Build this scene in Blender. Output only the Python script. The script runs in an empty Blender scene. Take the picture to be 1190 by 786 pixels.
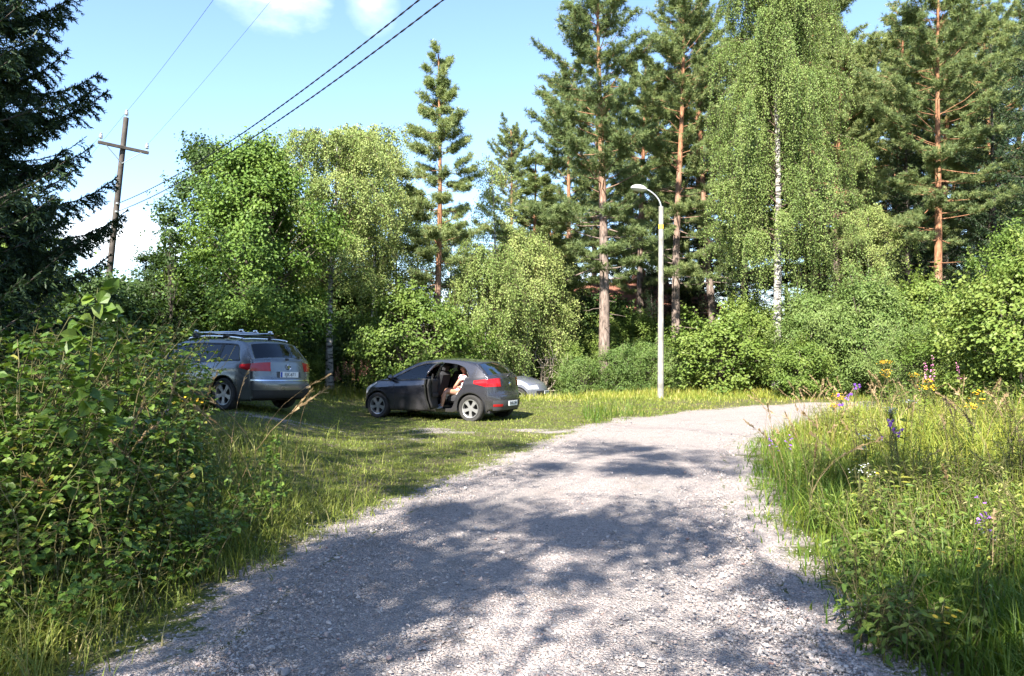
import bpy, math, random
import numpy as np
from mathutils import Vector, Matrix
R = math.radians
S = bpy.context.scene
COL = S.collection
rng = np.random.default_rng(7)

# ------------------------------------------------------------------ objects
def mesh_np(name, V, quads=None, tris=None, attr=None, smooth=False, mat=None):
    V = np.asarray(V, np.float32).reshape(-1, 3)
    q = np.zeros((0, 4), np.int32) if quads is None or len(quads) == 0 else np.asarray(quads, np.int32).reshape(-1, 4)
    t = np.zeros((0, 3), np.int32) if tris is None or len(tris) == 0 else np.asarray(tris, np.int32).reshape(-1, 3)
    me = bpy.data.meshes.new(name)
    me.vertices.add(len(V)); me.vertices.foreach_set('co', V.ravel())
    nl = q.size + t.size
    me.loops.add(nl)
    me.loops.foreach_set('vertex_index', np.concatenate([q.ravel(), t.ravel()]).astype(np.int32))
    me.polygons.add(len(q) + len(t))
    st = np.concatenate([np.arange(len(q)) * 4, q.size + np.arange(len(t)) * 3]).astype(np.int32)
    me.polygons.foreach_set('loop_start', st)
    me.polygons.foreach_set('use_smooth', np.full(len(q) + len(t), smooth, dtype=bool))
    if attr:
        for k, a in attr.items():
            at = me.attributes.new(k, 'FLOAT', 'POINT')
            at.data.foreach_set('value', np.asarray(a, np.float32).ravel())
    me.update(calc_edges=True)
    if mat: me.materials.append(mat)
    return me

def link(name, data, parent=None, mat=None):
    o = bpy.data.objects.new(name, data)
    COL.objects.link(o)
    if parent is not None: o.parent = parent
    if mat is not None:
        data.materials.clear(); data.materials.append(mat)
    return o

def tag(o, label=None, cat=None, group=None, kind=None):
    if label: o['label'] = label
    if cat: o['category'] = cat
    if group: o['group'] = group
    if kind: o['kind'] = kind
    return o

def empty(name, loc=(0, 0, 0), rz=0.0):
    o = bpy.data.objects.new(name, None)
    o.empty_display_size = 0.2
    COL.objects.link(o); o.location = loc; o.rotation_euler = (0, 0, rz)
    return o

def copy_tree(o, parent=None):
    c = o.copy(); COL.objects.link(c)
    if parent is not None: c.parent = parent
    for ch in list(o.children): copy_tree(ch, c)
    return c

class MB:
    """collects boxes, tubes, lathes and grids into one mesh"""
    def __init__(s): s.V = []; s.Q = []; s.T = []; s.n = 0
    def add(s, v, q=None, t=None):
        v = np.asarray(v, float).reshape(-1, 3)
        if q is not None and len(q): s.Q.append(np.asarray(q).reshape(-1, 4) + s.n)
        if t is not None and len(t): s.T.append(np.asarray(t).reshape(-1, 3) + s.n)
        s.V.append(v); s.n += len(v)
    def box(s, c, d, rot=None, bev=0.0):
        x, y, z = np.asarray(d) / 2.0
        if bev <= 0:
            v = np.array([[a * x, b * y, e * z] for e in (-1, 1) for b in (-1, 1) for a in (-1, 1)])
            q = [[0, 2, 3, 1], [4, 5, 7, 6], [0, 1, 5, 4], [2, 6, 7, 3], [0, 4, 6, 2], [1, 3, 7, 5]]
        else:
            b_ = min(bev, x * .9, y * .9, z * .9)
            prof = []
            pts = [(x - b_, y), (x, y - b_), (x, -y + b_), (x - b_, -y), (-x + b_, -y), (-x, -y + b_), (-x, y - b_), (-x + b_, y)]
            pin = [(p[0] - math.copysign(b_ if abs(p[0]) > x - b_ * .5 else b_ * .3, p[0]), p[1] - math.copysign(b_ if abs(p[1]) > y - b_ * .5 else b_ * .3, p[1])) for p in pts]
            lv = [(pin, -z), (pts, -z + b_), (pts, z - b_), (pin, z)]
            v = np.array([[p[0], p[1], h] for pp, h in lv for p in pp])
            q = []
            for k in range(3):
                for i in range(8):
                    j = (i + 1) % 8
                    q.append([k * 8 + j, k * 8 + i, (k + 1) * 8 + i, (k + 1) * 8 + j])
            for k, fl in ((0, False), (24, True)):
                for a, b, c2, d2 in ((0, 1, 2, 3), (0, 3, 4, 7), (4, 5, 6, 7)):
                    f = [k + a, k + b, k + c2, k + d2]
                    q.append(f[::-1] if fl else f)
        if rot is not None: v = v @ np.asarray(rot).T
        s.add(v + np.asarray(c, float), q)
    def tube(s, P, r, n=8, caps=True):
        P = np.asarray(P, float); k = len(P)
        r = np.full(k, r, float) if np.isscalar(r) else np.asarray(r, float)
        T = np.gradient(P, axis=0) if k > 2 else np.repeat((P[-1] - P[0])[None], k, 0)
        T /= np.linalg.norm(T, axis=1)[:, None] + 1e-9
        d = P[-1] - P[0]; d = d / (np.linalg.norm(d) + 1e-9)
        ref = np.array([1., 0.13, 0]) if abs(d[2]) > .6 else np.array([0.05, 0.03, 1.])
        A = np.cross(T, ref); A /= np.linalg.norm(A, axis=1)[:, None] + 1e-9
        B = np.cross(T, A)
        an = np.arange(n) * 2 * math.pi / n
        v = P[:, None] + r[:, None, None] * (A[:, None] * np.cos(an)[None, :, None] + B[:, None] * np.sin(an)[None, :, None])
        i = np.arange(k - 1)[:, None] * n; j = np.arange(n)[None]; j2 = (j + 1) % n
        q = np.stack([i + j, i + j2, i + n + j2, i + n + j], -1).reshape(-1, 4)
        t = None
        v = v.reshape(-1, 3)
        if caps:
            v = np.vstack([v, P[:1], P[-1:]]); c0 = k * n; c1 = c0 + 1; jj = np.arange(n); j2 = (jj + 1) % n
            t = np.vstack([np.stack([np.full(n, c0), j2, jj], -1), np.stack([np.full(n, c1), (k - 1) * n + jj, (k - 1) * n + j2], -1)])
        s.add(v, q, t)
    def lathe(s, prof, n=24, M=None):
        """prof = (r, z) pairs, turned about z; M = 4x4 matrix"""
        prof = np.asarray(prof, float); k = len(prof)
        an = np.arange(n) * 2 * math.pi / n
        v = np.stack([prof[:, :1] * np.cos(an), prof[:, :1] * np.sin(an), np.repeat(prof[:, 1:], n, 1)], -1).reshape(-1, 3)
        i = np.arange(k - 1)[:, None] * n; j = np.arange(n)[None]; j2 = (j + 1) % n
        q = np.stack([i + j, i + j2, i + n + j2, i + n + j], -1).reshape(-1, 4)
        if M is not None:
            M = np.array(M); v = v @ M[:3, :3].T + M[:3, 3]
        s.add(v, q)
    def grid(s, G, flip=False):
        G = np.asarray(G, float); a, b = G.shape[:2]
        i = np.arange(a - 1)[:, None] * b; j = np.arange(b - 1)[None]
        q = np.stack([i + j, i + j + 1, i + b + j + 1, i + b + j], -1).reshape(-1, 4)
        if flip: q = q[:, ::-1]
        s.add(G.reshape(-1, 3), q)
    def build(s, name, mat, parent=None, smooth=False, weld=0.0, autos=None):
        V = np.vstack(s.V)
        me = mesh_np(name, V, np.vstack(s.Q) if s.Q else None, np.vstack(s.T) if s.T else None, smooth=smooth, mat=mat)
        if weld > 0:
            import bmesh
            bm = bmesh.new(); bm.from_mesh(me)
            bmesh.ops.remove_doubles(bm, verts=bm.verts, dist=weld)
            bm.to_mesh(me); bm.free()
        if autos is not None and smooth:
            me.set_sharp_from_angle(angle=R(autos))
        return link(name, me, parent)

# ------------------------------------------------------------------ materials
def new_mat(name):
    m = bpy.data.materials.new(name); m.use_nodes = True
    nt = m.node_tree; nt.nodes.clear()
    out = nt.nodes.new('ShaderNodeOutputMaterial')
    return m, nt, out
def N(nt, t, **kw):
    n = nt.nodes.new(t)
    for k, v in kw.items():
        if k in n.inputs.keys() if hasattr(n.inputs, 'keys') else False: n.inputs[k].default_value = v
        else: setattr(n, k, v)
    return n
def L(nt, a, b): nt.links.new(a, b)
def ramp(nt, stops, src=None, interp='LINEAR'):
    r = nt.nodes.new('ShaderNodeValToRGB'); cr = r.color_ramp; cr.interpolation = interp
    while len(cr.elements) < len(stops): cr.elements.new(.5)
    for e, (p, c) in zip(cr.elements, stops):
        e.position = p; e.color = (*c, 1) if len(c) == 3 else c
    if src is not None: L(nt, src, r.inputs['Fac'])
    return r
def noise(nt, scale, detail=4, src=None, rough=.55, dist=0.0):
    n = nt.nodes.new('ShaderNodeTexNoise'); n.inputs['Scale'].default_value = scale
    n.inputs['Detail'].default_value = detail; n.inputs['Roughness'].default_value = rough; n.inputs['Distortion'].default_value = dist
    if src is not None: L(nt, src, n.inputs['Vector'])
    return n
def mixc(nt, a, b, fac, mode='MIX'):
    m = nt.nodes.new('ShaderNodeMix'); m.data_type = 'RGBA'; m.blend_type = mode
    for sock, v in ((m.inputs[0], fac), (m.inputs[6], a), (m.inputs[7], b)):
        if hasattr(v, 'is_linked'): L(nt, v, sock)
        elif isinstance(v, (int, float)): sock.default_value = v
        else: sock.default_value = (*v, 1)
    return m.outputs[2]
def math_(nt, op, a, b=0.0, clamp=False):
    m = nt.nodes.new('ShaderNodeMath'); m.operation = op; m.use_clamp = clamp
    for sock, v in zip(m.inputs, (a, b)):
        if hasattr(v, 'is_linked'): L(nt, v, sock)
        else: sock.default_value = v
    return m.outputs[0]
def plain(name, col, rough=.5, metal=0.0, spec=.5, coat=0.0, var=0.0, vscale=30, bump=0.0):
    m, nt, out = new_mat(name)
    b = nt.nodes.new('ShaderNodeBsdfPrincipled')
    b.inputs['Base Color'].default_value = (*col, 1); b.inputs['Roughness'].default_value = rough
    b.inputs['Metallic'].default_value = metal; b.inputs['Specular IOR Level'].default_value = spec
    b.inputs['Coat Weight'].default_value = coat; b.inputs['Coat Roughness'].default_value = .04
    if var > 0 or bump > 0:
        tc = nt.nodes.new('ShaderNodeTexCoord'); n = noise(nt, vscale, 5, tc.outputs['Object'])
        if var > 0:
            lo = tuple(c * (1 - var) for c in col); hi = tuple(min(1, c * (1 + var)) for c in col)
            r = ramp(nt, [(.3, lo), (.7, hi)], n.outputs['Fac']); L(nt, r.outputs['Color'], b.inputs['Base Color'])
        if bump > 0:
            bp = nt.nodes.new('ShaderNodeBump'); bp.inputs['Strength'].default_value = bump; bp.inputs['Distance'].default_value = .02
            L(nt, n.outputs['Fac'], bp.inputs['Height']); L(nt, bp.outputs['Normal'], b.inputs['Normal'])
    L(nt, b.outputs[0], out.inputs[0])
    return m
def leaf_mat(name, cols, transl=.35, rough=.5, spec=.25, tcol=(1.25, 1.2, .55)):
    """cols = ramp stops over the per-leaf random attribute"""
    m, nt, out = new_mat(name)
    at = nt.nodes.new('ShaderNodeAttribute'); at.attribute_name = 'v'
    oi = nt.nodes.new('ShaderNodeObjectInfo')
    v = math_(nt, 'ADD', at.outputs['Fac'], math_(nt, 'MULTIPLY', math_(nt, 'SUBTRACT', oi.outputs['Random'], .5), .38), True)
    r = ramp(nt, cols, v)
    b = nt.nodes.new('ShaderNodeBsdfPrincipled')
    L(nt, r.outputs['Color'], b.inputs['Base Color'])
    b.inputs['Roughness'].default_value = rough; b.inputs['Specular IOR Level'].default_value = spec
    t = nt.nodes.new('ShaderNodeBsdfTranslucent')
    L(nt, mixc(nt, r.outputs['Color'], tcol, 1.0, 'MULTIPLY'), t.inputs['Color'])
    mx = nt.nodes.new('ShaderNodeMixShader'); mx.inputs[0].default_value = transl
    L(nt, b.outputs[0], mx.inputs[1]); L(nt, t.outputs[0], mx.inputs[2]); L(nt, mx.outputs[0], out.inputs[0])
    return m

def bark_mat(name, kind):
    m, nt, out = new_mat(name)
    tc = nt.nodes.new('ShaderNodeTexCoord'); ob = tc.outputs['Object']
    b = nt.nodes.new('ShaderNodeBsdfPrincipled'); b.inputs['Roughness'].default_value = .85
    mp = nt.nodes.new('ShaderNodeMapping'); L(nt, ob, mp.inputs[0])
    bp = nt.nodes.new('ShaderNodeBump'); bp.inputs['Distance'].default_value = .03; bp.inputs['Strength'].default_value = .9
    if kind in ('pine', 'oldpine'):
        mp.inputs['Scale'].default_value = (9, 9, 2.2)
        n = noise(nt, 1.6, 6, mp.outputs[0], .65)
        sep = nt.nodes.new('ShaderNodeSeparateXYZ'); L(nt, ob, sep.inputs[0])
        n2 = noise(nt, .7, 2, ob)
        h = math_(nt, 'ADD', sep.outputs['Z'], math_(nt, 'MULTIPLY', n2.outputs['Fac'], 3.0))
        f = math_(nt, 'DIVIDE', math_(nt, 'SUBTRACT', h, 4.0 if kind == 'pine' else 7.5), 3.0 if kind == 'pine' else 4.5, True)
        lo = ramp(nt, [(.32, (.035, .027, .024)), (.5, (.18, .135, .11)), (.7, (.29, .23, .20))], n.outputs['Fac'])
        hi = ramp(nt, [(.30, (.085, .030, .014)), (.5, (.25, .115, .055)), (.7, (.36, .21, .115))], n.outputs['Fac'])
        c = mixc(nt, lo.outputs[0], hi.outputs[0], f); L(nt, n.outputs['Fac'], bp.inputs['Height'])
    elif kind == 'birch':
        mp.inputs['Scale'].default_value = (3, 3, 11)
        n = noise(nt, 1.0, 5, mp.outputs[0], .6)
        n2 = noise(nt, 3.0, 3, ob)
        c1 = ramp(nt, [(.42, (.025, .023, .021)), (.50, (.33, .31, .28)), (.7, (.48, .46, .42))], n.outputs['Fac'])
        c = mixc(nt, c1.outputs[0], (.08, .07, .06), math_(nt, 'MULTIPLY', math_(nt, 'GREATER_THAN', n2.outputs['Fac'], .62), .8))
        L(nt, n.outputs['Fac'], bp.inputs['Height']); bp.inputs['Strength'].default_value = .4
    else:
        mp.inputs['Scale'].default_value = (10, 10, 2.5)
        n = noise(nt, 1.5, 6, mp.outputs[0], .65)
        base = {'twig': (.10, .065, .045), 'grey': (.16, .13, .10), 'dark': (.07, .055, .045), 'dead': (.32, .27, .21)}[kind]
        r = ramp(nt, [(.3, tuple(x * .4 for x in base)), (.7, tuple(x * 1.3 for x in base))], n.outputs['Fac'])
        c = r.outputs[0]; L(nt, n.outputs['Fac'], bp.inputs['Height'])
    L(nt, c, b.inputs['Base Color']); L(nt, bp.outputs[0], b.inputs['Normal']); L(nt, b.outputs[0], out.inputs[0])
    return m

M = {}
M['bark_pine'] = bark_mat('pine_bark', 'pine'); M['bark_birch'] = bark_mat('birch_bark', 'birch')
M['bark_oldpine'] = bark_mat('old_pine_bark', 'oldpine'); M['bark_twig'] = bark_mat('twig_bark', 'twig'); M['bark_grey'] = bark_mat('grey_bark', 'grey'); M['bark_dark'] = bark_mat('dark_bark', 'dark'); M['bark_dead'] = bark_mat('dead_wood', 'dead')
M['pine'] = leaf_mat('pine_needles', [(0, (.085, .125, .050)), (.5, (.175, .230, .085)), (1, (.285, .325, .125))], .24)
M['spruce'] = leaf_mat('spruce_needles', [(0, (.018, .038, .018)), (.6, (.038, .070, .028)), (1, (.070, .105, .040))], .15)
M['birch'] = leaf_mat('birch_leaves', [(0, (.085, .140, .032)), (.5, (.180, .245, .066)), (1, (.300, .340, .115))], .25)
M['broad'] = leaf_mat('broad_leaves', [(0, (.050, .105, .018)), (.5, (.105, .180, .030)), (1, (.185, .255, .050))], .27)
M['bush'] = leaf_mat('bush_leaves', [(0, (.055, .105, .018)), (.5, (.115, .175, .032)), (1, (.190, .235, .055))], .27)
M['willow'] = leaf_mat('willow_leaves', [(0, (.055, .105, .024)), (.5, (.110, .170, .040)), (1, (.180, .230, .072))], .25)
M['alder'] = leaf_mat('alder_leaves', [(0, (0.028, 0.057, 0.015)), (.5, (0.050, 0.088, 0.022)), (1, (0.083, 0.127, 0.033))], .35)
M['rasp'] = leaf_mat('raspberry_leaves', [(0, (.055, .110, .018)), (.55, (.105, .180, .030)), (.9, (.175, .235, .045)), (1, (.30, .28, .06))], .30, .42, .35)
M['grass'] = leaf_mat('grass_blades', [(0, (.075, .120, .018)), (.5, (.155, .195, .034)), (.85, (.225, .240, .055)), (1, (.36, .31, .15))], .25)
M['meadow'] = leaf_mat('meadow_blades', [(0, (.060, .115, .014)), (.35, (.145, .195, .028)), (.85, (.28, .28, .048)), (1, (.42, .35, .14))], .25)
M['dry'] = leaf_mat('dry_grass', [(0, (.22, .15, .08)), (1, (.40, .30, .17))], .3)
M['stem'] = leaf_mat('plant_stems', [(0, (.10, .11, .04)), (1, (.16, .13, .06))], .2)
M['yellow'] = plain('yellow_petals', (.75, .45, .02), .6, var=.2)
M['purple'] = plain('purple_petals', (.26, .10, .50), .6, var=.2)
M['pink'] = plain('pink_petals', (.60, .20, .42), .6, var=.2)
M['white_fl'] = plain('white_petals', (.72, .72, .68), .6)
M['redbrown'] = plain('withered_fireweed', (.30, .12, .09), .8, var=.3)
# ------------------------------------------------------------------ terrain
def sm(t):
    t = np.clip(t, 0, 1); return t * t * (3 - 2 * t)
def hz(X, Y):
    X = np.asarray(X, float); Y = np.asarray(Y, float)
    z = .42 * sm((-X - 2.5 - .25 * (Y - 15)) / 3) * sm((Y - 4) / 6)
    z = z + .32 * sm((X - 2.0 - .17 * Y) / 2.4) * sm((17.5 - Y) / 3.5)
    z = z - .55 * np.exp(-((X + .3) ** 2 / 9 + (Y - 27.3) ** 2 / 3.2))
    z = z + .12 * sm((Y - 20.5) / 3)
    z = z + .025 * np.clip(Y - 34, 0, 60) + .25 * sm((-X - 9) / 4)
    z = z + .018 * np.sin(X * 1.9 + .7 * Y) * np.sin(Y * 1.3 - .4 * X) + .012 * np.sin(3.7 * X - 1.1 * Y)
    return z
LE = np.array([(-2.0, -8), (-1.6, 3.8), (-1.5, 5.0), (-1.3, 6.4), (-.75, 8.8), (.15, 11.2), (1.1, 14), (2.0, 16.3), (3.6, 18.7), (6.5, 21.2), (10, 22.3), (16, 23.3), (30, 24)], float)
RE = np.array([(1.9, -8), (1.75, 3.8), (1.85, 5.0), (2.0, 6.5), (2.4, 8.3), (3.1, 11), (4.0, 13.6), (5.9, 16.2), (8.0, 18.5), (11, 19.4), (15, 19.9), (22, 20.5), (32, 20.8)], float)
def smooth_poly(P, n):
    k = len(P); t = np.linspace(0, k - 1, n); i = np.clip(t.astype(int), 0, k - 2); f = (t - i)[:, None]
    p0 = P[np.clip(i - 1, 0, k - 1)]; p1 = P[i]; p2 = P[i + 1]; p3 = P[np.clip(i + 2, 0, k - 1)]
    return .5 * (2 * p1 + (p2 - p0) * f + (2 * p0 - 5 * p1 + 4 * p2 - p3) * f ** 2 + (3 * p1 - p0 - 3 * p2 + p3) * f ** 3)
LEs = smooth_poly(LE, 90); REs = smooth_poly(RE, 90)
POLY = np.vstack([LEs, REs[::-1]])
def road_d(X, Y):
    """signed distance to the road outline (negative on the road)"""
    P = np.stack([np.ravel(X), np.ravel(Y)], -1)
    out = np.empty(len(P))
    A = POLY; B = np.roll(POLY, -1, 0); AB = B - A; L2 = (AB ** 2).sum(1) + 1e-12
    for s in range(0, len(P), 20000):
        p = P[s:s + 20000]
        ap = p[:, None] - A[None]
        t = np.clip((ap * AB).sum(-1) / L2, 0, 1)
        d = np.sqrt(((ap - t[..., None] * AB) ** 2).sum(-1)).min(1)
        c = (A[None, :, 1] > p[:, None, 1]) != (B[None, :, 1] > p[:, None, 1])
        xi = A[None, :, 0] + (p[:, None, 1] - A[None, :, 1]) / (AB[None, :, 1] + 1e-12) * AB[None, :, 0]
        ins = (c & (p[:, None, 0] < xi)).sum(1) % 2 == 1
        out[s:s + 20000] = np.where(ins, -d, d)
    return out.reshape(np.shape(X))
def wob(X, Y):
    return .5 * np.sin(1.7 * X + 2.3 * Y) * np.sin(2.9 * X - 1.1 * Y + 1) + .35 * np.sin(5.1 * X + 3.3 * Y) + .25 * np.sin(9.7 * Y - 7.1 * X)
def spur(X, Y):
    """worn gravelly parking strips on the lawn, 0..1"""
    a = .75 * np.exp(-((Y - 15.3 - .05 * X) / .9) ** 2) * sm((2.2 - X) / 1.2) * sm((X + 3.6) / 2)
    b = .72 * np.exp(-((Y - 14.0 + .05 * X) / 1.15) ** 2) * sm((-.5 - X) / 1.5) * sm((X + 7.0) / 1.5)
    c = .55 * np.exp(-((X + .2) / 1.5) ** 2 - ((Y - 11.8) / 1.1) ** 2)
    return np.clip(np.maximum(np.maximum(a, b), c) * (.72 + .55 * wob(X * .55 + 2, Y * .9)), 0, 1)

def gravel_nodes(nt, vec):
    """crushed granite: colour and height"""
    vo = nt.nodes.new('ShaderNodeTexVoronoi'); vo.inputs['Scale'].default_value = 62; L(nt, vec, vo.inputs['Vector'])
    vo2 = nt.nodes.new('ShaderNodeTexVoronoi'); vo2.inputs['Scale'].default_value = 150; L(nt, vec, vo2.inputs['Vector'])
    sep = nt.nodes.new('ShaderNodeSeparateColor'); L(nt, vo.outputs['Color'], sep.inputs[0])
    sep2 = nt.nodes.new('ShaderNodeSeparateColor'); L(nt, vo2.outputs['Color'], sep2.inputs[0])
    st = [(0, (0.099, 0.095, 0.103)), (.25, (0.224, 0.207, 0.206)), (.5, (0.350, 0.314, 0.297)), (.72, (0.442, 0.371, 0.333)), (.88, (0.568, 0.515, 0.484)), (1, (0.357, 0.219, 0.181))]
    c1 = ramp(nt, st, sep.outputs[0]); c2 = ramp(nt, st, sep2.outputs[0])
    big = noise(nt, .9, 4, vec)
    c = mixc(nt, c1.outputs[0], c2.outputs[0], .5)
    dust = mixc(nt, c, (0.376, 0.324, 0.297), ramp(nt, [(.35, (.08,) * 3), (.7, (.5,) * 3)], big.outputs['Fac']).outputs[0])
    dirt = noise(nt, 1.6, 5, vec, .65)
    dust = mixc(nt, dust, (.16, .125, .09), ramp(nt, [(.56, (0,) * 3), (.72, (.45,) * 3)], dirt.outputs['Fac']).outputs[0])
    h = math_(nt, 'ADD', math_(nt, 'MULTIPLY', vo.outputs['Distance'], -.9), math_(nt, 'MULTIPLY', vo2.outputs['Distance'], -.35))
    tr = nt.nodes.new('ShaderNodeAttribute'); tr.attribute_name = 'track'
    dust = mixc(nt, dust, (0.302, 0.280, 0.264), math_(nt, 'MULTIPLY', tr.outputs['Fac'], .45))
    n3 = noise(nt, 7, 5, vec)
    h = math_(nt, 'ADD', h, math_(nt, 'MULTIPLY', n3.outputs['Fac'], 1.4))
    return dust, h
def ground_material(name, road=False):
    m, nt, out = new_mat(name)
    geo = nt.nodes.new('ShaderNodeNewGeometry'); vec = geo.outputs['Position']
    gc, gh = gravel_nodes(nt, vec)
    b = nt.nodes.new('ShaderNodeBsdfPrincipled'); b.inputs['Roughness'].default_value = .9; b.inputs['Specular IOR Level'].default_value = .15
    bp = nt.nodes.new('ShaderNodeBump'); bp.inputs['Strength'].default_value = 1.0; bp.inputs['Distance'].default_value = .022
    at = nt.nodes.new('ShaderNodeAttribute'); at.attribute_name = 'gravel'
    n = noise(nt, 2.2, 6, vec, .7); n2 = noise(nt, 14, 5, vec, .65)
    soil = ramp(nt, [(.3, (.075, .062, .038)), (.5, (.13, .105, .066)), (.72, (.20, .165, .105))], n2.outputs['Fac'])
    moss = ramp(nt, [(.35, (.065, .09, .018)), (.65, (.13, .15, .034))], n2.outputs['Fac'])
    g = mixc(nt, moss.outputs[0], soil.outputs[0], ramp(nt, [(.42, (0,) * 3), (.6, (.8,) * 3)], n.outputs['Fac']).outputs[0])
    fine = noise(nt, 26, 4, vec, .7)
    k = math_(nt, 'ADD', at.outputs['Fac'], math_(nt, 'MULTIPLY', math_(nt, 'SUBTRACT', math_(nt, 'ADD', n.outputs['Fac'], fine.outputs['Fac']), 1.0), .9))
    k = ramp(nt, [(.42, (0,) * 3), (.58, (1,) * 3)], k).outputs[0]
    c = mixc(nt, g, gc, k)
    L(nt, c, b.inputs['Base Color']); L(nt, gh, bp.inputs['Height']); L(nt, bp.outputs[0], b.inputs['Normal']); L(nt, b.outputs[0], out.inputs[0])
    return m
M['ground'] = ground_material('soil_and_turf')
def axis(a, b, step, far, grow=1.28):
    mid = list(np.arange(a, b + 1e-6, step)); lo = []; s = step; x = a
    while x > -far: s *= grow; x -= s; lo.append(x)
    hi = []; s = step; x = b
    while x < far: s *= grow; x += s; hi.append(x)
    return np.array(lo[::-1] + mid + hi)
gx = axis(-13, 15, .2, 600); gy = axis(-2, 31, .2, 600)
GX, GY = np.meshgrid(gx, gy, indexing='ij')
rd = road_d(GX, GY)
gr = np.clip(1.0 - (rd - .05) / .9 , 0, 1) * .75 + .0
gr = np.clip(np.maximum(gr + .12 * wob(GX, GY) * (gr > 0), .74 * spur(GX, GY)), 0, 1)
mb = MB(); mb.grid(np.stack([GX, GY, hz(GX, GY)], -1), flip=True)
ground = link('ground', mesh_np('ground', mb.V[0], mb.Q[0], attr={'gravel': gr}, smooth=True, mat=M['ground']))
tag(ground, 'grassy ground around the gravel road', 'ground', kind='structure')
# the road: a sheet 4 mm above the ground
ns, nw = 420, 40
l_ = smooth_poly(LE, ns); r_ = smooth_poly(RE, ns)
w_ = np.linspace(0, 1, nw)[None, :, None]
RP = l_[:, None] * (1 - w_) + r_[:, None] * w_
ed = np.abs(np.linspace(-1, 1, nw))[None, :]
jx = wob(RP[..., 0], RP[..., 1]) * .10 * (ed > .9)
RP[..., 0] += jx
rz_ = hz(RP[..., 0], RP[..., 1]) + .004 + .03 * (1 - ed ** 2) - .012 * np.exp(-((ed - .5) / .18) ** 2) * 1.5
rz_[:, 0] -= .02; rz_[:, -1] -= .02
gat = np.where(ed > .93, .55, 1.0) * np.ones_like(rz_)
mid = np.exp(-(np.linspace(-1, 1, nw)[None] / .12) ** 2)
gat -= .30 * mid * sm((RP[..., 1] - 8) / 4) * (.6 + wob(RP[..., 0], RP[..., 1]) * .6)
mb = MB(); mb.grid(np.concatenate([RP, rz_[..., None]], -1))
road = link('gravel_road', mesh_np('gravel_road', mb.V[0], mb.Q[0], attr={'gravel': gat, 'track': np.exp(-((ed - .47) / .16) ** 2) * (.65 + .35 * wob(RP[..., 0] * .7, RP[..., 1] * .5))}, smooth=True, mat=M['ground']))
tag(road, 'pale grey gravel road curving to the right', 'road', kind='structure')
def ground_z(X, Y):
    return hz(X, Y) + np.where(road_d(X, Y) < 0, .02, 0)

# ------------------------------------------------------------------ loose stones
def stones_mesh(P, size, name, mat):
    n = len(P); phi = (1 + 5 ** .5) / 2
    iv = np.array([(-1, phi, 0), (1, phi, 0), (-1, -phi, 0), (1, -phi, 0), (0, -1, phi), (0, 1, phi), (0, -1, -phi), (0, 1, -phi), (phi, 0, -1), (phi, 0, 1), (-phi, 0, -1), (-phi, 0, 1)]) / 1.9
    it = np.array([(0, 11, 5), (0, 5, 1), (0, 1, 7), (0, 7, 10), (0, 10, 11), (1, 5, 9), (5, 11, 4), (11, 10, 2), (10, 7, 6), (7, 1, 8), (3, 9, 4), (3, 4, 2), (3, 2, 6), (3, 6, 8), (3, 8, 9), (4, 9, 5), (2, 4, 11), (6, 2, 10), (8, 6, 7), (9, 8, 1)])
    v = iv[None] * (1 + rng.normal(0, .22, (n, 12, 3)))
    sc = np.stack([rng.uniform(.7, 1.4, n), rng.uniform(.7, 1.2, n), rng.uniform(.4, .8, n)], -1)
    v = v * sc[:, None] * size[:, None, None] * .5
    a = rng.uniform(0, 6.28, n); ca, sa = np.cos(a)[:, None], np.sin(a)[:, None]
    v = np.stack([v[..., 0] * ca - v[..., 1] * sa, v[..., 0] * sa + v[..., 1] * ca, v[..., 2] + rng.normal(0, .25, n)[:, None] * v[..., 0]], -1) + P[:, None]
    t = (it[None] + (np.arange(n) * 12)[:, None, None]).reshape(-1, 3)
    return mesh_np(name, v.reshape(-1, 3), tris=t, attr={'v': np.repeat(rng.uniform(0, 1, n), 12)}, mat=mat)
ms, nt, out = new_mat('crushed_granite')
at = nt.nodes.new('ShaderNodeAttribute'); at.attribute_name = 'v'
rr = ramp(nt, [(0, (0.112, 0.111, 0.121)), (.25, (0.224, 0.213, 0.218)), (.5, (0.330, 0.302, 0.290)), (.7, (0.436, 0.390, 0.363)), (.84, (0.423, 0.314, 0.267)), (.95, (0.595, 0.540, 0.509)), (1, (0.370, 0.188, 0.145))], at.outputs['Fac'])
tc = nt.nodes.new('ShaderNodeNewGeometry'); nn = noise(nt, 180, 3, tc.outputs['Position'])
bb = nt.nodes.new('ShaderNodeBsdfPrincipled'); bb.inputs['Roughness'].default_value = .8
L(nt, mixc(nt, rr.outputs[0], (.20, .19, .19), math_(nt, 'MULTIPLY', nn.outputs['Fac'], .5)), bb.inputs['Base Color']); L(nt, bb.outputs[0], out.inputs[0])
def scatter(n, x0, x1, y0, y1, power=2.0):
    """points thinning out with the distance from the viewpoint"""
    u = rng.uniform(0, 1, n)
    if abs(power - 1) < 1e-6: Y = y0 * (y1 / y0) ** u
    else: Y = (y0 ** (1 - power) + u * (y1 ** (1 - power) - y0 ** (1 - power))) ** (1 / (1 - power))
    return rng.uniform(0, 1, n) * (x1 - x0) + x0, Y
X, Y = scatter(400000, -4.2, 8, 2.6, 17, 2.3)
d = road_d(X, Y)
dens = np.where(d < 0, .14 + .25 * np.clip(wob(X * .6, Y * .6) + .3, 0, 1) + .65 * np.exp(-(d / .5) ** 2) + .4 * sm((-d - 1.25) / .4), np.exp(-d / .22) * .8) + .25 * spur(X, Y)
keep = rng.uniform(0, 1, len(X)) < dens
X, Y = X[keep], Y[keep]; n = len(X)
sz = np.clip(rng.lognormal(math.log(.0095), .45, n), .005, .045) 
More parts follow.
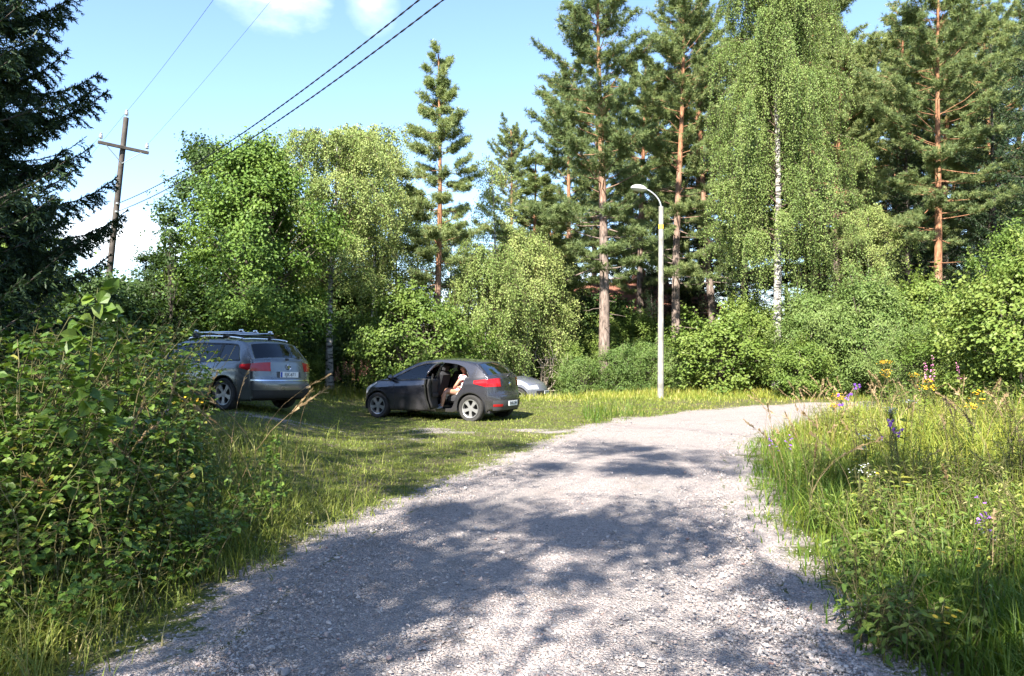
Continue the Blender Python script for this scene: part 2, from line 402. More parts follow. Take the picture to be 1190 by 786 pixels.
zz = ground_z(X, Y) + np.where(d[keep] < 0, .014, 0)
st = link('gravel_stones', stones_mesh(np.stack([X, Y, zz + sz * .08], -1), sz, 'gravel_stones', ms))
tag(st, 'loose crushed stones on the gravel road', 'gravel', kind='stuff')

# ------------------------------------------------------------------ grass
def blades(P, h, w, bend, name, mat, segs=3, v=None, az=None):
    n = len(P); t = np.linspace(0, 1, segs + 1)
    a = rng.uniform(0, 6.283, n) if az is None else az
    lean = np.stack([np.cos(a), np.sin(a), np.zeros(n)], -1)
    th = a + rng.normal(1.57, .5, n); side = np.stack([np.cos(th), np.sin(th), np.zeros(n)], -1)
    c = P[:, None] + h[:, None, None] * (np.array([0, 0, 1.])[None, None] * (t - .0)[None, :, None] * (1 - .45 * bend[:, None, None] * t[None, :, None]) + lean[:, None] * (bend[:, None, None] * (.25 * t + .75 * t ** 2)[None, :, None]))
    ww = (w[:, None] * (np.clip(1 - t, .04, 1) ** .6)[None] * .5)[..., None] * side[:, None]
    V = np.stack([c - ww, c + ww], 2)                       # n, segs+1, 2, 3
    b = (np.arange(n) * (segs + 1) * 2)[:, None, None]; k = (np.arange(segs) * 2)[None, :, None]
    q = b + k + np.array([0, 1, 3, 2])[None, None]
    vv = rng.uniform(0, 1, n) if v is None else np.clip(v, 0, 1)
    return mesh_np(name, V.reshape(-1, 3), quads=q.reshape(-1, 4), attr={'v': np.repeat(vv, (segs + 1) * 2)}, mat=mat)
def patchy(X, Y, s=1.0):
    return .5 + .5 * np.clip(wob(X * s, Y * s), -1, 1)
# short lawn
X, Y = scatter(150000, -13, 9, 6, 27, 1.2)
d = road_d(X, Y); sp_ = spur(X, Y)
keep = (d > .05) & (rng.uniform(0, 1, len(X)) < np.clip(d / .8, .12, 1) * (1 - .85 * sp_)) & (X < 3.5 + (Y - 17) * .5) & ~((X < -9.5) & (Y < 12))
X, Y, d = X[keep], Y[keep], d[keep]; n = len(X)
h = rng.uniform(.015, .05, n) * (1 + .9 * sm((Y - 20) / 3)) * (.6 + .8 * patchy(X, Y, .7))
g = blades(np.stack([X, Y, hz(X, Y)], -1), h, rng.uniform(.006, .012, n) * (1 + Y / 20), rng.uniform(.1, .9, n), 'lawn_grass', M['grass'], 2, .25 + .45 * patchy(X, Y, .4) + rng.normal(0, .16, n))
tag(link('lawn_grass', g), 'short lawn grass under and around the parked cars', 'grass', kind='stuff')
# far edge of the lawn, taller sunlit grass before the shrubs
X = rng.uniform(-10, 22, 60000); Y = rng.uniform(19.5, 28.5, 60000); d = road_d(X, Y)
keep = (d > .1) & (rng.uniform(0, 1, len(X)) < .25 + .75 * sm((Y - 22) / 3)) & ~((X < 2.2) & (X > -4.5) & (Y > 25.0)) & ~((X < 2) & (Y < 22.5))
X, Y, d = X[keep], Y[keep], d[keep]; n = len(X)
h = rng.uniform(.09, .30, n) * (.35 + .85 * sm((Y - 21.5) / 4)) * (.6 + .7 * patchy(X, Y, .5)) * np.clip(d / .8, .3, 1)
g = blades(np.stack([X, Y, hz(X, Y)], -1), h, rng.uniform(.012, .024, n), rng.uniform(.1, .8, n), 'tall_grass', M['meadow'], 2, .30 + .5 * patchy(X, Y, .4) + rng.normal(0, .2, n))
tag(link('tall_grass', g), 'taller sunlit grass along the far edge of the lawn', 'grass', kind='stuff')
# left verge
X, Y = scatter(60000, -8.5, -.3, 3.0, 13.5, 1.6)
d = road_d(X, Y)
tuft = np.exp(-((X + 3.6) / .9) ** 2 - ((Y - 9.2) / 1.3) ** 2)
pr = np.clip((d - .1) / .5, 0, 1) * np.where(Y < 8.0, 1, 0.05 + tuft * 1.2 + .5 * np.exp(-d / .25) * (Y < 10)) * np.where(X < -4.5, np.where(Y < 10.5, 1, .25), 1)
keep = (d > .12) & (rng.uniform(0, 1, len(X)) < pr * np.where(Y < 5.2, np.clip((d - .35) / .6, .06, 1), 1))
X, Y, d = X[keep], Y[keep], d[keep]; n = len(X)
h = rng.uniform(.10, .36, n) * np.clip(d / .9 + .25, .3, 1.5) * (.6 + .7 * patchy(X, Y, .8)) * np.where(Y > 8.5, .8, 1)
g = blades(np.stack([X, Y, hz(X, Y)], -1), h, rng.uniform(.005, .011, n), rng.uniform(.15, 1.1, n), 'verge_grass', M['grass'], 4, .25 + .45 * patchy(X, Y, .6) + rng.normal(0, .2, n))
tag(link('verge_grass', g), 'rough tufted grass along the left edge of the gravel road', 'grass', kind='stuff')
# right meadow
X, Y = scatter(105000, 1.7, 17, 2.7, 19.5, 1.5)
d = road_d(X, Y)
keep = (d > .06) & (X < 3.2 + Y * .85) & (rng.uniform(0, 1, len(X)) < np.clip(d / .7, .15, 1))
X, Y, d = X[keep], Y[keep], d[keep]; n = len(X)
h = rng.uniform(.25, .62, n) * np.clip(d / .8, .18, 1) * (.6 + .65 * patchy(X, Y, .55))
g = blades(np.stack([X, Y, hz(X, Y)], -1), h, rng.uniform(.005, .012, n) * (1 + Y / 22), rng.uniform(.1, .95, n), 'meadow_grass', M['meadow'], 4, .10 + .50 * sm((X - 2.2 - .1 * Y) / 2.0) * sm((Y - 3.5) / 4) + .3 * (patchy(X, Y, .4) - .5) + rng.normal(0, .2, n))
tag(link('meadow_grass', g), 'long meadow grass on the right side of the gravel road', 'grass', kind='stuff')
# dry seed stalks
X = np.concatenate([rng.uniform(-4.6, -2.0, 34), rng.uniform(2.6, 8, 200)]); Y = np.concatenate([rng.uniform(4.8, 8.5, 34), rng.uniform(4, 15, 200)])
d = road_d(X, Y); keep = d > .5; X, Y = X[keep], Y[keep]
mbd = MB(); vs = []
Vd, Qd, Ad = [], [], []
for x, y in zip(X, Y):
    z = float(hz(x, y)); H = rng.uniform(.7, 1.15) * (1.25 if x < 0 else .9); a = rng.uniform(0, 6.28); b = rng.uniform(.15, .7)
    t = np.linspace(0, 1, 7)
    P = np.stack([x + np.cos(a) * b * H * t ** 2.2, y + np.sin(a) * b * H * t ** 2.2, z + H * t * (1 - .25 * b * t ** 2)], -1)
    mbd.tube(P, np.linspace(.003, .0015, 7), 4, caps=False)
    k = 26; tt = rng.uniform(.78, 1.0, k); c = np.stack([np.interp(tt, t, P[:, i]) for i in range(3)], -1)
    e = c + rng.normal(0, .012, (k, 3)) + (P[-1] - P[-2]) * .2; s_ = rng.normal(0, .0035, (k, 3))
    m0 = mbd.n; mbd.add(np.stack([c - s_, c + s_, e + s_, e - s_], 1).reshape(-1, 3), np.arange(k * 4).reshape(-1, 4))
nv = mbd.n
g = mesh_np('dry_grass_stalks', np.vstack(mbd.V), np.vstack(mbd.Q), attr={'v': rng.uniform(0, 1, nv)}, mat=M['dry'])
tag(link('dry_grass_stalks', g), 'dry tan grass stalks with seed heads standing in the roadside vegetation', 'grass', kind='stuff')
# ------------------------------------------------------------------ foliage
def nrm(a): return a / (np.linalg.norm(a, axis=-1, keepdims=True) + 1e-9)
def leaves(P, D, Nn, Ln, W, v, name, mat, kind=4):
    n = len(P); D = nrm(D); Sd = nrm(np.cross(D, Nn)); U = np.cross(Sd, D)
    Ln = np.broadcast_to(Ln, (n,)).astype(float)[:, None]; W = np.broadcast_to(W, (n,)).astype(float)[:, None] * .5
    if kind == 4:
        V = np.stack([P, P + D * Ln * .45 + Sd * W + U * W * .35, P + D * Ln, P + D * Ln * .45 - Sd * W + U * W * .35], 1)
        q = np.arange(n * 4).reshape(-1, 4); k = 4
    else:
        V = np.stack([P, P + D * Ln * .28 + Sd * W * .95 + U * W * .3, P + D * Ln * .68 + Sd * W * .75 + U * W * .2 - U * Ln * .04, P + D * Ln - U * Ln * .12,
                      P + D * Ln * .68 - Sd * W * .75 + U * W * .2 - U * Ln * .04, P + D * Ln * .28 - Sd * W * .95 + U * W * .3, P + D * Ln * .5 - U * Ln * .01], 1)
        k = 7; b = (np.arange(n) * 7)[:, None]
        q = np.concatenate([b + np.array([0, 1, 2, 6]), b + np.array([6, 2, 3, 4]), b + np.array([0, 6, 4, 5])], 0)
    return mesh_np(name, V.reshape(-1, 3), quads=q, attr={'v': np.repeat(np.clip(v, 0, 1), k)}, mat=mat)

def trunk_path(g, H, lean=(0, 0), wander=.06, k=14):
    t = np.linspace(0, 1, k)
    ph = g.uniform(0, 6.28, 4)
    x = lean[0] * t + wander * H * .3 * (np.sin(2.2 * t * 3 + ph[0]) - math.sin(ph[0])) * .3 + wander * .3 * np.sin(7 * t + ph[1]) * t
    y = lean[1] * t + wander * H * .3 * (np.sin(2.0 * t * 3 + ph[2]) - math.sin(ph[2])) * .3 + wander * .3 * np.sin(6 * t + ph[3]) * t
    return np.stack([x, y, H * t], -1)
def at_h(P, z):
    return np.stack([np.interp(z, P[:, 2], P[:, i]) for i in range(3)], -1)

def pine(seed, H, base, Rc, r0, tufts=1.0, gap=.12, dead=8, cone=0.0, bark='bark_pine'):
    g = np.random.default_rng(seed)
    T = trunk_path(g, H, (g.normal(0, .25), g.normal(0, .25)), .05, 20)
    rad = lambda z: r0 * (1 - .86 * (z / H)) * (1 + .35 * np.exp(-z / .4))
    mb = MB(); zz = T[:, 2]; mb.tube(T, rad(zz), 12)
    cs, ds = [], []
    z = base; az = g.uniform(0, 6.28)
    while z < H - .25:
        t = (z - base) / (H - base)
        prof = (math.sin(math.pi * (.17 + .76 * t)) ** .55) * (1 - .38 * t) * (1 - cone * t)
        nb = g.integers(3, 6)
        for i in range(nb):
            if g.uniform() < gap: continue
            az += 2.4 + g.normal(0, .3)
            Lb = Rc * prof * g.uniform(.38, 1.22) + .15
            el = R(-10 + 58 * t + g.normal(0, 12))
            o = at_h(T, z + g.normal(0, .12)); dh = np.array([math.cos(az), math.sin(az), 0])
            s = np.linspace(0, 1, 7)
            P = o + dh * (Lb * s)[:, None] * math.cos(el) + np.array([0, 0, 1]) * (Lb * (math.sin(el) * s + .22 * s ** 2.5 - .05 * s))[:, None]
            P[1:] += g.normal(0, .03 * Lb, (6, 3)) * s[1:, None]
            mb.tube(P, np.linspace(max(.010, rad(z) * .19), .006, 7), 5, caps=False)
            ntw = int((8 + Lb * 11) * tufts)
            for j in range(ntw):
                u = g.uniform(.34, 1.0) ** .8
                c = np.array([np.interp(u, s, P[:, a]) for a in range(3)])
                sd = g.choice([-1, 1]) * g.uniform(.3, 1.25)
                dd = np.array([math.cos(az + sd), math.sin(az + sd), g.uniform(.0, .7)]); dd /= np.linalg.norm(dd)
                lt = g.uniform(.18, .42) * (.5 + .45 * Lb) * (1.15 - .5 * u)
                e = c + dd * lt
                mb.tube(np.array([c, c + dd * lt * .5 + [0, 0, .02], e]), [.006, .005, .003], 3, caps=False)
                nt_ = max(3, int(lt * 15))
                w = np.linspace(.25, 1, nt_)
                cs.append(c + (e - c) * w[:, None] + g.normal(0, .035, (nt_, 3)))
                ds.append(np.repeat((dd + [0, 0, .45])[None], nt_, 0))
        z += g.uniform(.28, .56) * (1.1 if t < .5 else .75)
    for i in range(dead):                                    # bare broken limbs under the crown
        z = g.uniform(base * .45, base * 1.05); a = g.uniform(0, 6.28); Lb = g.uniform(.3, 1.3)
        o = at_h(T, z); d = np.array([math.cos(a), math.sin(a), g.uniform(-.25, .2)])
        P = o + d * np.linspace(0, Lb, 5)[:, None] + g.normal(0, .03, (5, 3)) * np.linspace(0, 1, 5)[:, None]
        mb.tube(P, np.linspace(.022, .005, 5), 4, caps=False)
    C = np.vstack(cs); D = nrm(np.vstack(ds)); n = len(C); k = 15
    vv = np.repeat(g.uniform(.1, .9, n), k) + g.normal(0, .12, n * k)
    P = np.repeat(C, k, 0); Dn = nrm(np.repeat(D, k, 0) * .75 + nrm(g.normal(0, 1, (n * k, 3))))
    Ln = g.uniform(.08, .16, n * k); nn = g.normal(0, 1, (n * k, 3))
    # each needle bundle as a slim blade
    Sd = nrm(np.cross(Dn, nn)) * .0105
    V = np.stack([P - Sd * .6, P + Sd * .6, P + Dn * Ln[:, None] + Sd * .35, P + Dn * Ln[:, None] - Sd * .35], 1)
    crown = mesh_np('crown', V.reshape(-1, 3), quads=np.arange(n * k * 4).reshape(-1, 4), attr={'v': np.repeat(np.clip(vv, 0, 1), 4)}, mat=M['pine'])
    me = mesh_np('trunk', np.vstack(mb.V), np.vstack(mb.Q), np.vstack(mb.T), smooth=True, mat=M[bark])
    return me, crown

def spruce(seed, H, Rc, r0, fine=1.0, low=.3, nl=.05, nw=.012):
    g = np.random.default_rng(seed)
    T = trunk_path(g, H, (0, 0), .02, 12); mb = MB()
    mb.tube(T, r0 * (1 - .95 * T[:, 2] / H), 9)
    C0, C1 = [], []
    z = low; az = 0
    while z < H - .1:
        t = z / H
        for i in range(g.integers(4, 7)):
            az += 2.4 + g.normal(0, .25)
            Lb = (Rc * (1 - t) ** .85 + .12) * g.uniform(.6, 1.15)
            o = at_h(T, z + g.normal(0, .1)); dh = np.array([math.cos(az), math.sin(az), 0])
            s = np.linspace(0, 1, 8); droop = .42 * (1 - t) - .25 * t * 2
            P = o + dh * (Lb * s)[:, None] + np.array([0, 0, 1]) * (Lb * (-droop * s + .48 * (1 - t * .5) * s ** 3 * 1.0))[:, None]
            mb.tube(P, np.linspace(.022 * (1 - t) + .008, .004, 8), 4, caps=False)
            C0.append(P[2:-1]); C1.append(P[3:])
            nt_ = int((5 + Lb * 13) * fine)
            for j in range(nt_):
                u = g.uniform(.18, 1.0)
                c = np.array([np.interp(u, s, P[:, a]) for a in range(3)])
                sd = g.choice([-1, 1]) * g.uniform(.4, 1.1)
                dd = np.array([math.cos(az + sd), math.sin(az + sd), g.uniform(-.75, -.05)]); dd /= np.linalg.norm(dd)
                lt = g.uniform(.5, 1) * (.14 + .26 * Lb * (1.1 - u))
                e1 = c + dd * lt * .5; e = e1 + nrm(dd + [0, 0, -.25]) * lt * .5
                C0 += [c[None], e1[None]]; C1 += [e1[None], e[None]]
    
        z += g.uniform(.16, .34) * (1.2 - .5 * t)
    A = np.vstack(C0); B = np.vstack(C1); ln = np.linalg.norm(B - A, axis=1)
    cnt = np.maximum(3, (ln / .0125 * fine).astype(int)); idx = np.repeat(np.arange(len(A)), cnt)
    u = g.uniform(0, 1, len(idx)); P = A[idx] + (B - A)[idx] * u[:, None]
    ax = nrm((B - A)[idx]); ra = nrm(g.normal(0, 1, (len(idx), 3))); D = nrm(ax * .8 + ra * .75)
    Ln = g.uniform(.6, 1.2, len(idx)) * nl; Sd = nrm(np.cross(D, g.normal(0, 1, (len(idx), 3)))) * nw * .5
    V = np.stack([P - Sd, P + Sd, P + D * Ln[:, None] + Sd * .4, P + D * Ln[:, None] - Sd * .4], 1)
    vv = np.repeat(g.uniform(.1, .9, len(A)), cnt) + g.normal(0, .1, len(idx))
    crown = mesh_np('crown', V.reshape(-1, 3), quads=np.arange(len(idx) * 4).reshape(-1, 4), attr={'v': np.repeat(np.clip(vv, 0, 1), 4)}, mat=M['spruce'])
    me = mesh_np('trunk', np.vstack(mb.V), np.vstack(mb.Q), np.vstack(mb.T), smooth=True, mat=M['bark_dark'])
    return me, crown

def leafy(seed, H, Rc, base, n_cl, per, leaf, mat, bark, r0=.12, clump=.42, stems=1, shape=.55, lobes=.28, lean=(0, 0), kind=4, shell=.25, flat=.65, rz=(0, 0), up=.55, point=.0, shoots=0):
    """broadleaf tree or shrub: limbs run from the stems to leaf clumps spread through an uneven crown"""
    g = np.random.default_rng(seed); mb = MB()
    Ts = []
    for s in range(stems):
        a = g.uniform(0, 6.28); f = 0 if stems == 1 else g.uniform(.15, .6) * Rc
        Tp = trunk_path(g, H * (.92 if stems == 1 else g.uniform(.65, .92)), (lean[0] + math.cos(a) * f, lean[1] + math.sin(a) * f), .07, 10)
        if stems > 1: Tp[:, :2] += np.array([math.cos(a), math.sin(a)]) * g.uniform(.0, .18) * Rc * .5
        mb.tube(Tp, np.maximum(r0 * (1 - .9 * Tp[:, 2] / H) * (1 + .4 * np.exp(-Tp[:, 2] / .3)), .006), 8 if stems == 1 else 5); Ts.append(Tp)
    ph = g.uniform(0, 6.28, 6)
    cs = []
    while len(cs) < n_cl:
        t = g.uniform(0, 1); a = g.uniform(0, 6.28)
        pr = max(.03, math.sin(math.pi * min(1, .12 + .88 * t ** (.9 + point)))) ** shape
        lob = 1 + lobes * (math.sin(3 * a + ph[0] + 4 * t) * .6 + math.sin(5 * a + ph[1] - 6 * t) * .5 + math.sin(11 * t + ph[2] + a) * .5)
        rr = Rc * pr * lob * math.sqrt(g.uniform(shell, 1))
        cs.append((rr * math.cos(a) + lean[0] * t, rr * math.sin(a) + lean[1] * t, base + (H - base) * t + g.normal(0, .1)))
    cs = np.array(cs)
    for c in cs:
        T = Ts[g.integers(len(Ts))]
        zo = min(max(.15, base * .7 + (c[2] - base) * g.uniform(.3, .75)), T[-1, 2] * .97)
        o = at_h(T, zo); s = np.linspace(0, 1, 5)[:, None]
        P = o + (c - o) * s + np.array([0, 0, .14]) * np.linalg.norm(c - o) * (s * (1 - s)) * 2 * g.uniform(.2, 1) + g.normal(0, .03, (5, 3)) * np.sin(s * 3.14)
        mb.tube(P, np.linspace(max(.006, r0 * .2 * (1 - zo / H)), .003, 5), 4, caps=False)
    n = len(cs) * per
    off = g.normal(0, 1, (n, 3)); off *= (np.abs(g.normal(0, .5, n)) + .35)[:, None] / (np.linalg.norm(off, axis=1)[:, None] + 1e-6)
    crs = np.repeat(g.uniform(.5, 1.5, len(cs)) * clump, per)
    off *= crs[:, None]; off[:, 2] *= flat
    P = np.repeat(cs, per, 0) + off
    P[:, 2] = np.maximum(P[:, 2], .04)
    ncl = len(cs); vcl = np.repeat(g.uniform(.15, .85, ncl), per)
    SP, SV = [], []
    for i in range(shoots):
        c = cs[g.integers(ncl)]
        if c[2] < base + (H - base) * .35: continue
        d = nrm(np.array([c[0] * .35 / Rc, c[1] * .35 / Rc, 1.0]) + g.normal(0, .22, 3)); ln = g.uniform(.25, .75) * min(1.0, H / 3.2)
        Q = c + d * np.linspace(0, ln + .2, 4)[:, None]; mb.tube(Q, np.linspace(.007, .002, 4), 3, caps=False)
        k = int(14 + 34 * ln); SP.append(c + d * (g.uniform(.15, 1, k) * (ln + .2))[:, None] + g.normal(0, .05, (k, 3))); SV.append(np.full(k, g.uniform(.4, .95)))
    if SP: P = np.vstack([P] + SP); vcl = np.concatenate([vcl] + SV); n = len(P)
    out = nrm(np.stack([P[:, 0], P[:, 1], np.zeros(n)], -1))
    Nn = nrm(out * .55 + np.array([0, 0, up]) + g.normal(0, .45, (n, 3)))
    D = np.cross(Nn, g.normal(0, 1, (n, 3))) + np.array([0, 0, -.35]) + out * .3
    v = vcl * .72 + g.uniform(0, .28, n)
    crown = leaves(P, D, Nn, leaf[0] * g.uniform(.65, 1.25, n), leaf[1] * g.uniform(.7, 1.2, n), v, 'crown', M[mat], kind)
    me = mesh_np('trunk', np.vstack(mb.V), np.vstack(mb.Q), np.vstack(mb.T), smooth=True, mat=M[bark])
    return me, crown

def birch(seed, H, Rc, base, r0, limbs=46, strands=10, leaf=(.085, .06), hang=1.2, mat='birch', dens=24, lean=(0, 0), el=(48, 30), fork=False, top=.55, spread=.085, taper=0.0):
    g = np.random.default_rng(seed); mb0 = MB(); mb = MB()
    T = trunk_path(g, H * .97, lean, .05, 16)
    mb0.tube(T, r0 * (1 - .93 * T[:, 2] / H) * (1 + .35 * np.exp(-T[:, 2] / .3)), 11)
    Pp, Dd, Vv = [], [], []
    az = g.uniform(0, 6.28)
    for i in range(limbs):
        t = (i + g.uniform(0, 1)) / limbs; z = base + (H * .96 - base) * t ** .9; az += 2.4 + g.normal(0, .4)
        prof = math.sin(math.pi * (.18 + .80 * t)) ** top
        Lb = Rc * prof * (1 - taper * t) * g.uniform(.6, 1.2) + .2
        e = R(el[0] + el[1] * t + g.normal(0, 8))
        o = at_h(T, min(z, T[-1, 2])); dh = np.array([math.cos(az), math.sin(az), 0]); s = np.linspace(0, 1, 8)
        horiz = Lb / (1.0 if fork else 1.0)
        P = o + dh * (horiz * s ** .85)[:, None] + np.array([0, 0, 1]) * (horiz * (math.tan(min(e, R(72))) * .75 * s - .62 * math.tan(min(e, R(72))) * s ** 2.2 - .1 * s ** 2))[:, None]
        P[1:] += g.normal(0, .03, (7, 3))
        mb.tube(P, np.linspace(max(.010, r0 * .3 * (1 - z / H)), .004, 8), 5, caps=False)
        cv = g.uniform(.1, .9)
        for j in range(strands):
            u = g.uniform(.07, 1.0) ** .8; c = np.array([np.interp(u, s, P[:, a]) for a in range(3)])
            sd = g.normal(0, .9); d0 = np.array([math.cos(az + sd), math.sin(az + sd), .25]) * g.uniform(.15, .5)
            hl = hang * g.uniform(.35, 1.2)
            w = np.linspace(0, 1, 5)[:, None]
            Q = c + d0 * (1 - (1 - w) ** 2) + np.array([0, 0, -1]) * hl * w ** 1.6
            Q[:, 2] = np.maximum(Q[:, 2], .25)
            mb.tube(Q, [.004, .003, .003, .002, .002], 3, caps=False)
            k = int(dens * (.5 + hl / hang * .6)); uu = g.uniform(.05, 1, k)
            pp = np.stack([np.interp(uu, w[:, 0], Q[:, a]) for a in range(3)], -1) + g.normal(0, spread, (k, 3))
            Pp.append(pp); Dd.append(nrm(g.normal(0, .6, (k, 3)) + [0, 0, -.75])); Vv.append(cv * .25 + g.uniform(0, .55) + g.uniform(0, .25, k))
    P = np.vstack(Pp); D = np.vstack(Dd); n = len(P)
    out = nrm(np.stack([P[:, 0], P[:, 1], np.zeros(n)], -1))
    Nn = nrm(out * .7 + g.normal(0, .6, (n, 3)) + [0, 0, .45])
    crown = leaves(P, D, Nn, leaf[0] * g.uniform(.7, 1.2, n), leaf[1] * g.uniform(.7, 1.2, n), np.concatenate(Vv), 'crown', M[mat], 4)
    me = mesh_np('trunk', np.vstack(mb0.V), np.vstack(mb0.Q), np.vstack(mb0.T), smooth=True, mat=M['bark_birch'])
    lm = mesh_np('limbs', np.vstack(mb.V), np.vstack(mb.Q), smooth=True, mat=M['bark_twig'])
    return me, crown, lm

def tree(name, meshes, x, y, label, cat='tree', rz=0.0, sc=1.0, group=None, dz=0.0, tilt=None, sxy=1.0):
    root = empty(name, (x, y, float(hz(x, y)) - .03 + dz), rz)
    root.scale = (sc * sxy, sc * sxy, sc)
    if tilt: root.rotation_euler = (tilt[0], tilt[1], rz)
    tag(root, label, cat, group)
    link('trunk' if cat == 'tree' else 'stem', meshes[0], root); link('crown' if cat == 'tree' else 'foliage', meshes[1], root)
    if len(meshes) > 2: link('limbs', meshes[2], root)
    return root
def px(p, Y):            # photo column (1190 wide) to x at distance Y, used to lay out the plan
    return (p - 595) / 890.0 * Y
# ------------------------------------------------------------------ the trees that read one by one
pA = pine(11, 12.5, 4.4, 1.85, .15, 1.5, .04, 8, .55)
pB = pine(12, 17.0, 4.6, 3.1, .25, 1.15, .06, bark='bark_oldpine')
pC = pine(13, 18.5, 4.8, 2.9, .22, 1.1, .08, bark='bark_oldpine')
pD = pine(14, 17.5, 6.2, 3.2, .20, 1.05, .15, 14)
tree('pine_tree', pA, px(508, 27), 27, 'slim pine with a bare pale orange trunk rising right behind the dark hatchback')
tree('pine_tree', pB, px(702, 31), 31, 'stout pine with grey-pink lower trunk left of the street lamp', rz=1.0)
tree('pine_tree', pC, px(786, 34), 34, 'tall pine with dark reddish trunk just right of the street lamp', rz=2.0)
tree('pine_tree', pD, px(1087, 31), 31, 'pine with bright orange flaking trunk above the shrubs on the right', rz=.4)
tree('pine_tree', pD, px(952, 36), 36, 'pine with a thin bare orange upper trunk just behind the weeping birch', rz=2.6, sc=1.15)
tree('pine_tree', pC, px(832, 37), 37, 'pine whose reddish trunk shows left of the weeping birch', rz=3.6)
tree('pine_tree', pB, px(1150, 36), 36, 'pine with dense dark crown beyond the orange-trunked pine', rz=2.2, sc=1.05)
tree('pine_tree', pA, px(625, 33), 33, 'small bushy pine left of the stout grey-trunked pine', rz=2.9, sc=.78, sxy=1.5)
tree('pine_tree', pB, px(745, 39), 39, 'pine with slim dark trunk between the stout pine and the street lamp', rz=4.4, sc=.95)
tree('pine_tree', pD, px(1125, 42), 42, 'pine with a reddish trunk far behind the orange-trunked pine', rz=5.0, sc=1.1)
bW = birch(21, 17.5, 2.6, 5.0, .17, 120, 30, (.068, .042), hang=2.1, dens=72, top=.40, spread=.045, taper=.45)
bL = birch(22, 8.6, 2.1, 3.3, .14, 70, 22, (.07, .05), hang=.85, dens=40, el=(55, 20), top=.5, lean=(.25, .1), spread=.06)
bS = birch(23, 9.2, .8, 3.0, .07, 40, 9, (.07, .05), hang=.7, dens=20)
bU = birch(24, 5.4, 1.5, .8, .06, 60, 20, (.075, .05), hang=1.3, dens=36, top=.4, spread=.055)
bT = birch(25, 10.0, 2.0, 3.6, .09, 64, 18, (.085, .065), hang=.9, dens=26)
tree('birch_tree', bW, px(902, 27.5), 27.5, 'tall weeping birch with white trunk and hanging pale green branches')
tree('birch_tree', bL, px(383, 25.3), 25.3, 'yellowish green birch with a pale trunk between the two parked cars', rz=.6)
tree('birch_tree', bS, px(572, 30), 30, 'slender sparse young birch right of the slim pine', rz=1.0)
tree('birch_tree', bT, px(432, 29), 29, 'birch with thin white trunk in the shade behind the pale birch', rz=2.0)
tree('birch_tree', bU, px(566, 27.5), 27.5, 'low weeping young birch behind the roof of the dark hatchback', rz=.2)
tree('birch_tree', bU, px(612, 30.5), 30.5, 'low weeping young birch beside the bare dead shrub', rz=2.0, sc=1.1)
mpl = leafy(31, 6.8, 1.95, 1.6, 230, 190, (.095, .075), 'broad', 'bark_grey', .13, .50, shape=.55, lobes=.30, kind=4, point=-.25, shoots=60)
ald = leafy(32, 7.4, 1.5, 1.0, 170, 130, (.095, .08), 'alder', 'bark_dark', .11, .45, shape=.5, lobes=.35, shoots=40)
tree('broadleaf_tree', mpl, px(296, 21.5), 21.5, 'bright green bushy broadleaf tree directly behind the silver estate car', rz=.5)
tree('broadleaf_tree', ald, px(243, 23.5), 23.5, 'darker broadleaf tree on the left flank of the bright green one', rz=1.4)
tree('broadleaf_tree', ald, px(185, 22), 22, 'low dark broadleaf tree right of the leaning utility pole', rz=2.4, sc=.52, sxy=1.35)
sap = leafy(33, 4.9, .55, 1.0, 34, 45, (.10, .08), 'alder', 'bark_dark', .035, .22, shape=.6, lobes=.4)
tree('sapling', sap, px(196, 20), 20, 'thin dark sapling standing out against the white cloud', rz=.8, dz=-.2)
# spruces on the left
sA = spruce(41, 12.5, 2.3, .17, 2.1, .3, .06, .017)
sB = spruce(42, 14.0, 2.6, .19, .75, .5, .07, .022)
tree('spruce_tree', sA, -7.9, 11.0, 'big dark spruce with drooping branches at the left edge')
tree('spruce_tree', sB, -8.9, 12.6, 'dark spruce just behind the big spruce at the left edge', rz=1.0, sc=.8)
# ------------------------------------------------------------------ shrubs along the far edge of the lawn
hz1 = leafy(51, 3.3, 2.0, .15, 210, 110, (.10, .08), 'bush', 'bark_grey', .035, .42, stems=7, shape=.6, lobes=.34, shell=.3, shoots=70)
sh1 = leafy(52, 2.3, 1.15, .1, 100, 100, (.10, .07), 'bush', 'bark_grey', .02, .34, stems=6, shape=.5, lobes=.45, shoots=60)
wl1 = leafy(53, 2.0, 1.1, .1, 100, 110, (.11, .035), 'willow', 'bark_grey', .018, .34, stems=7, shape=.5, lobes=.45, up=.3, shoots=70)
wl2 = leafy(54, 3.4, 1.7, .1, 190, 120, (.11, .045), 'willow', 'bark_grey', .03, .42, stems=8, shape=.5, lobes=.42, up=.35, shoots=110)
al2 = leafy(55, 3.8, 1.6, .2, 170, 110, (.11, .085), 'bush', 'bark_dark', .04, .42, stems=4, shape=.5, lobes=.45, shoots=80)
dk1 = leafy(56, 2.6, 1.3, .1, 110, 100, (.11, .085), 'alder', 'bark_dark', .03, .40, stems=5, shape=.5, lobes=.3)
tree('shrub', hz1, px(480, 25), 25, 'large rounded light green shrub behind the bonnet of the dark hatchback', 'shrub')
tree('shrub', hz1, px(660, 30), 30, 'yellow-green shrub just left of the stout grey-trunked pine', 'shrub', 1.7, .52)
tree('shrub', wl1, px(672, 27.3), 27.3, 'small grey-green willow shrub right of the half hidden silver blue car', 'shrub', .3, .75)
tree('shrub', wl1, px(722, 27.6), 27.6, 'grey-green willow shrub at the foot of the stout pine', 'shrub', 1.2, .85)
tree('shrub', wl1, px(752, 28.2), 28.2, 'grey-green willow shrub directly behind the street lamp post', 'shrub', 3.2, .9)
tree('shrub', wl1, px(792, 27.6), 27.6, 'low willow shrub just right of the street lamp post', 'shrub', 4.1, .8)
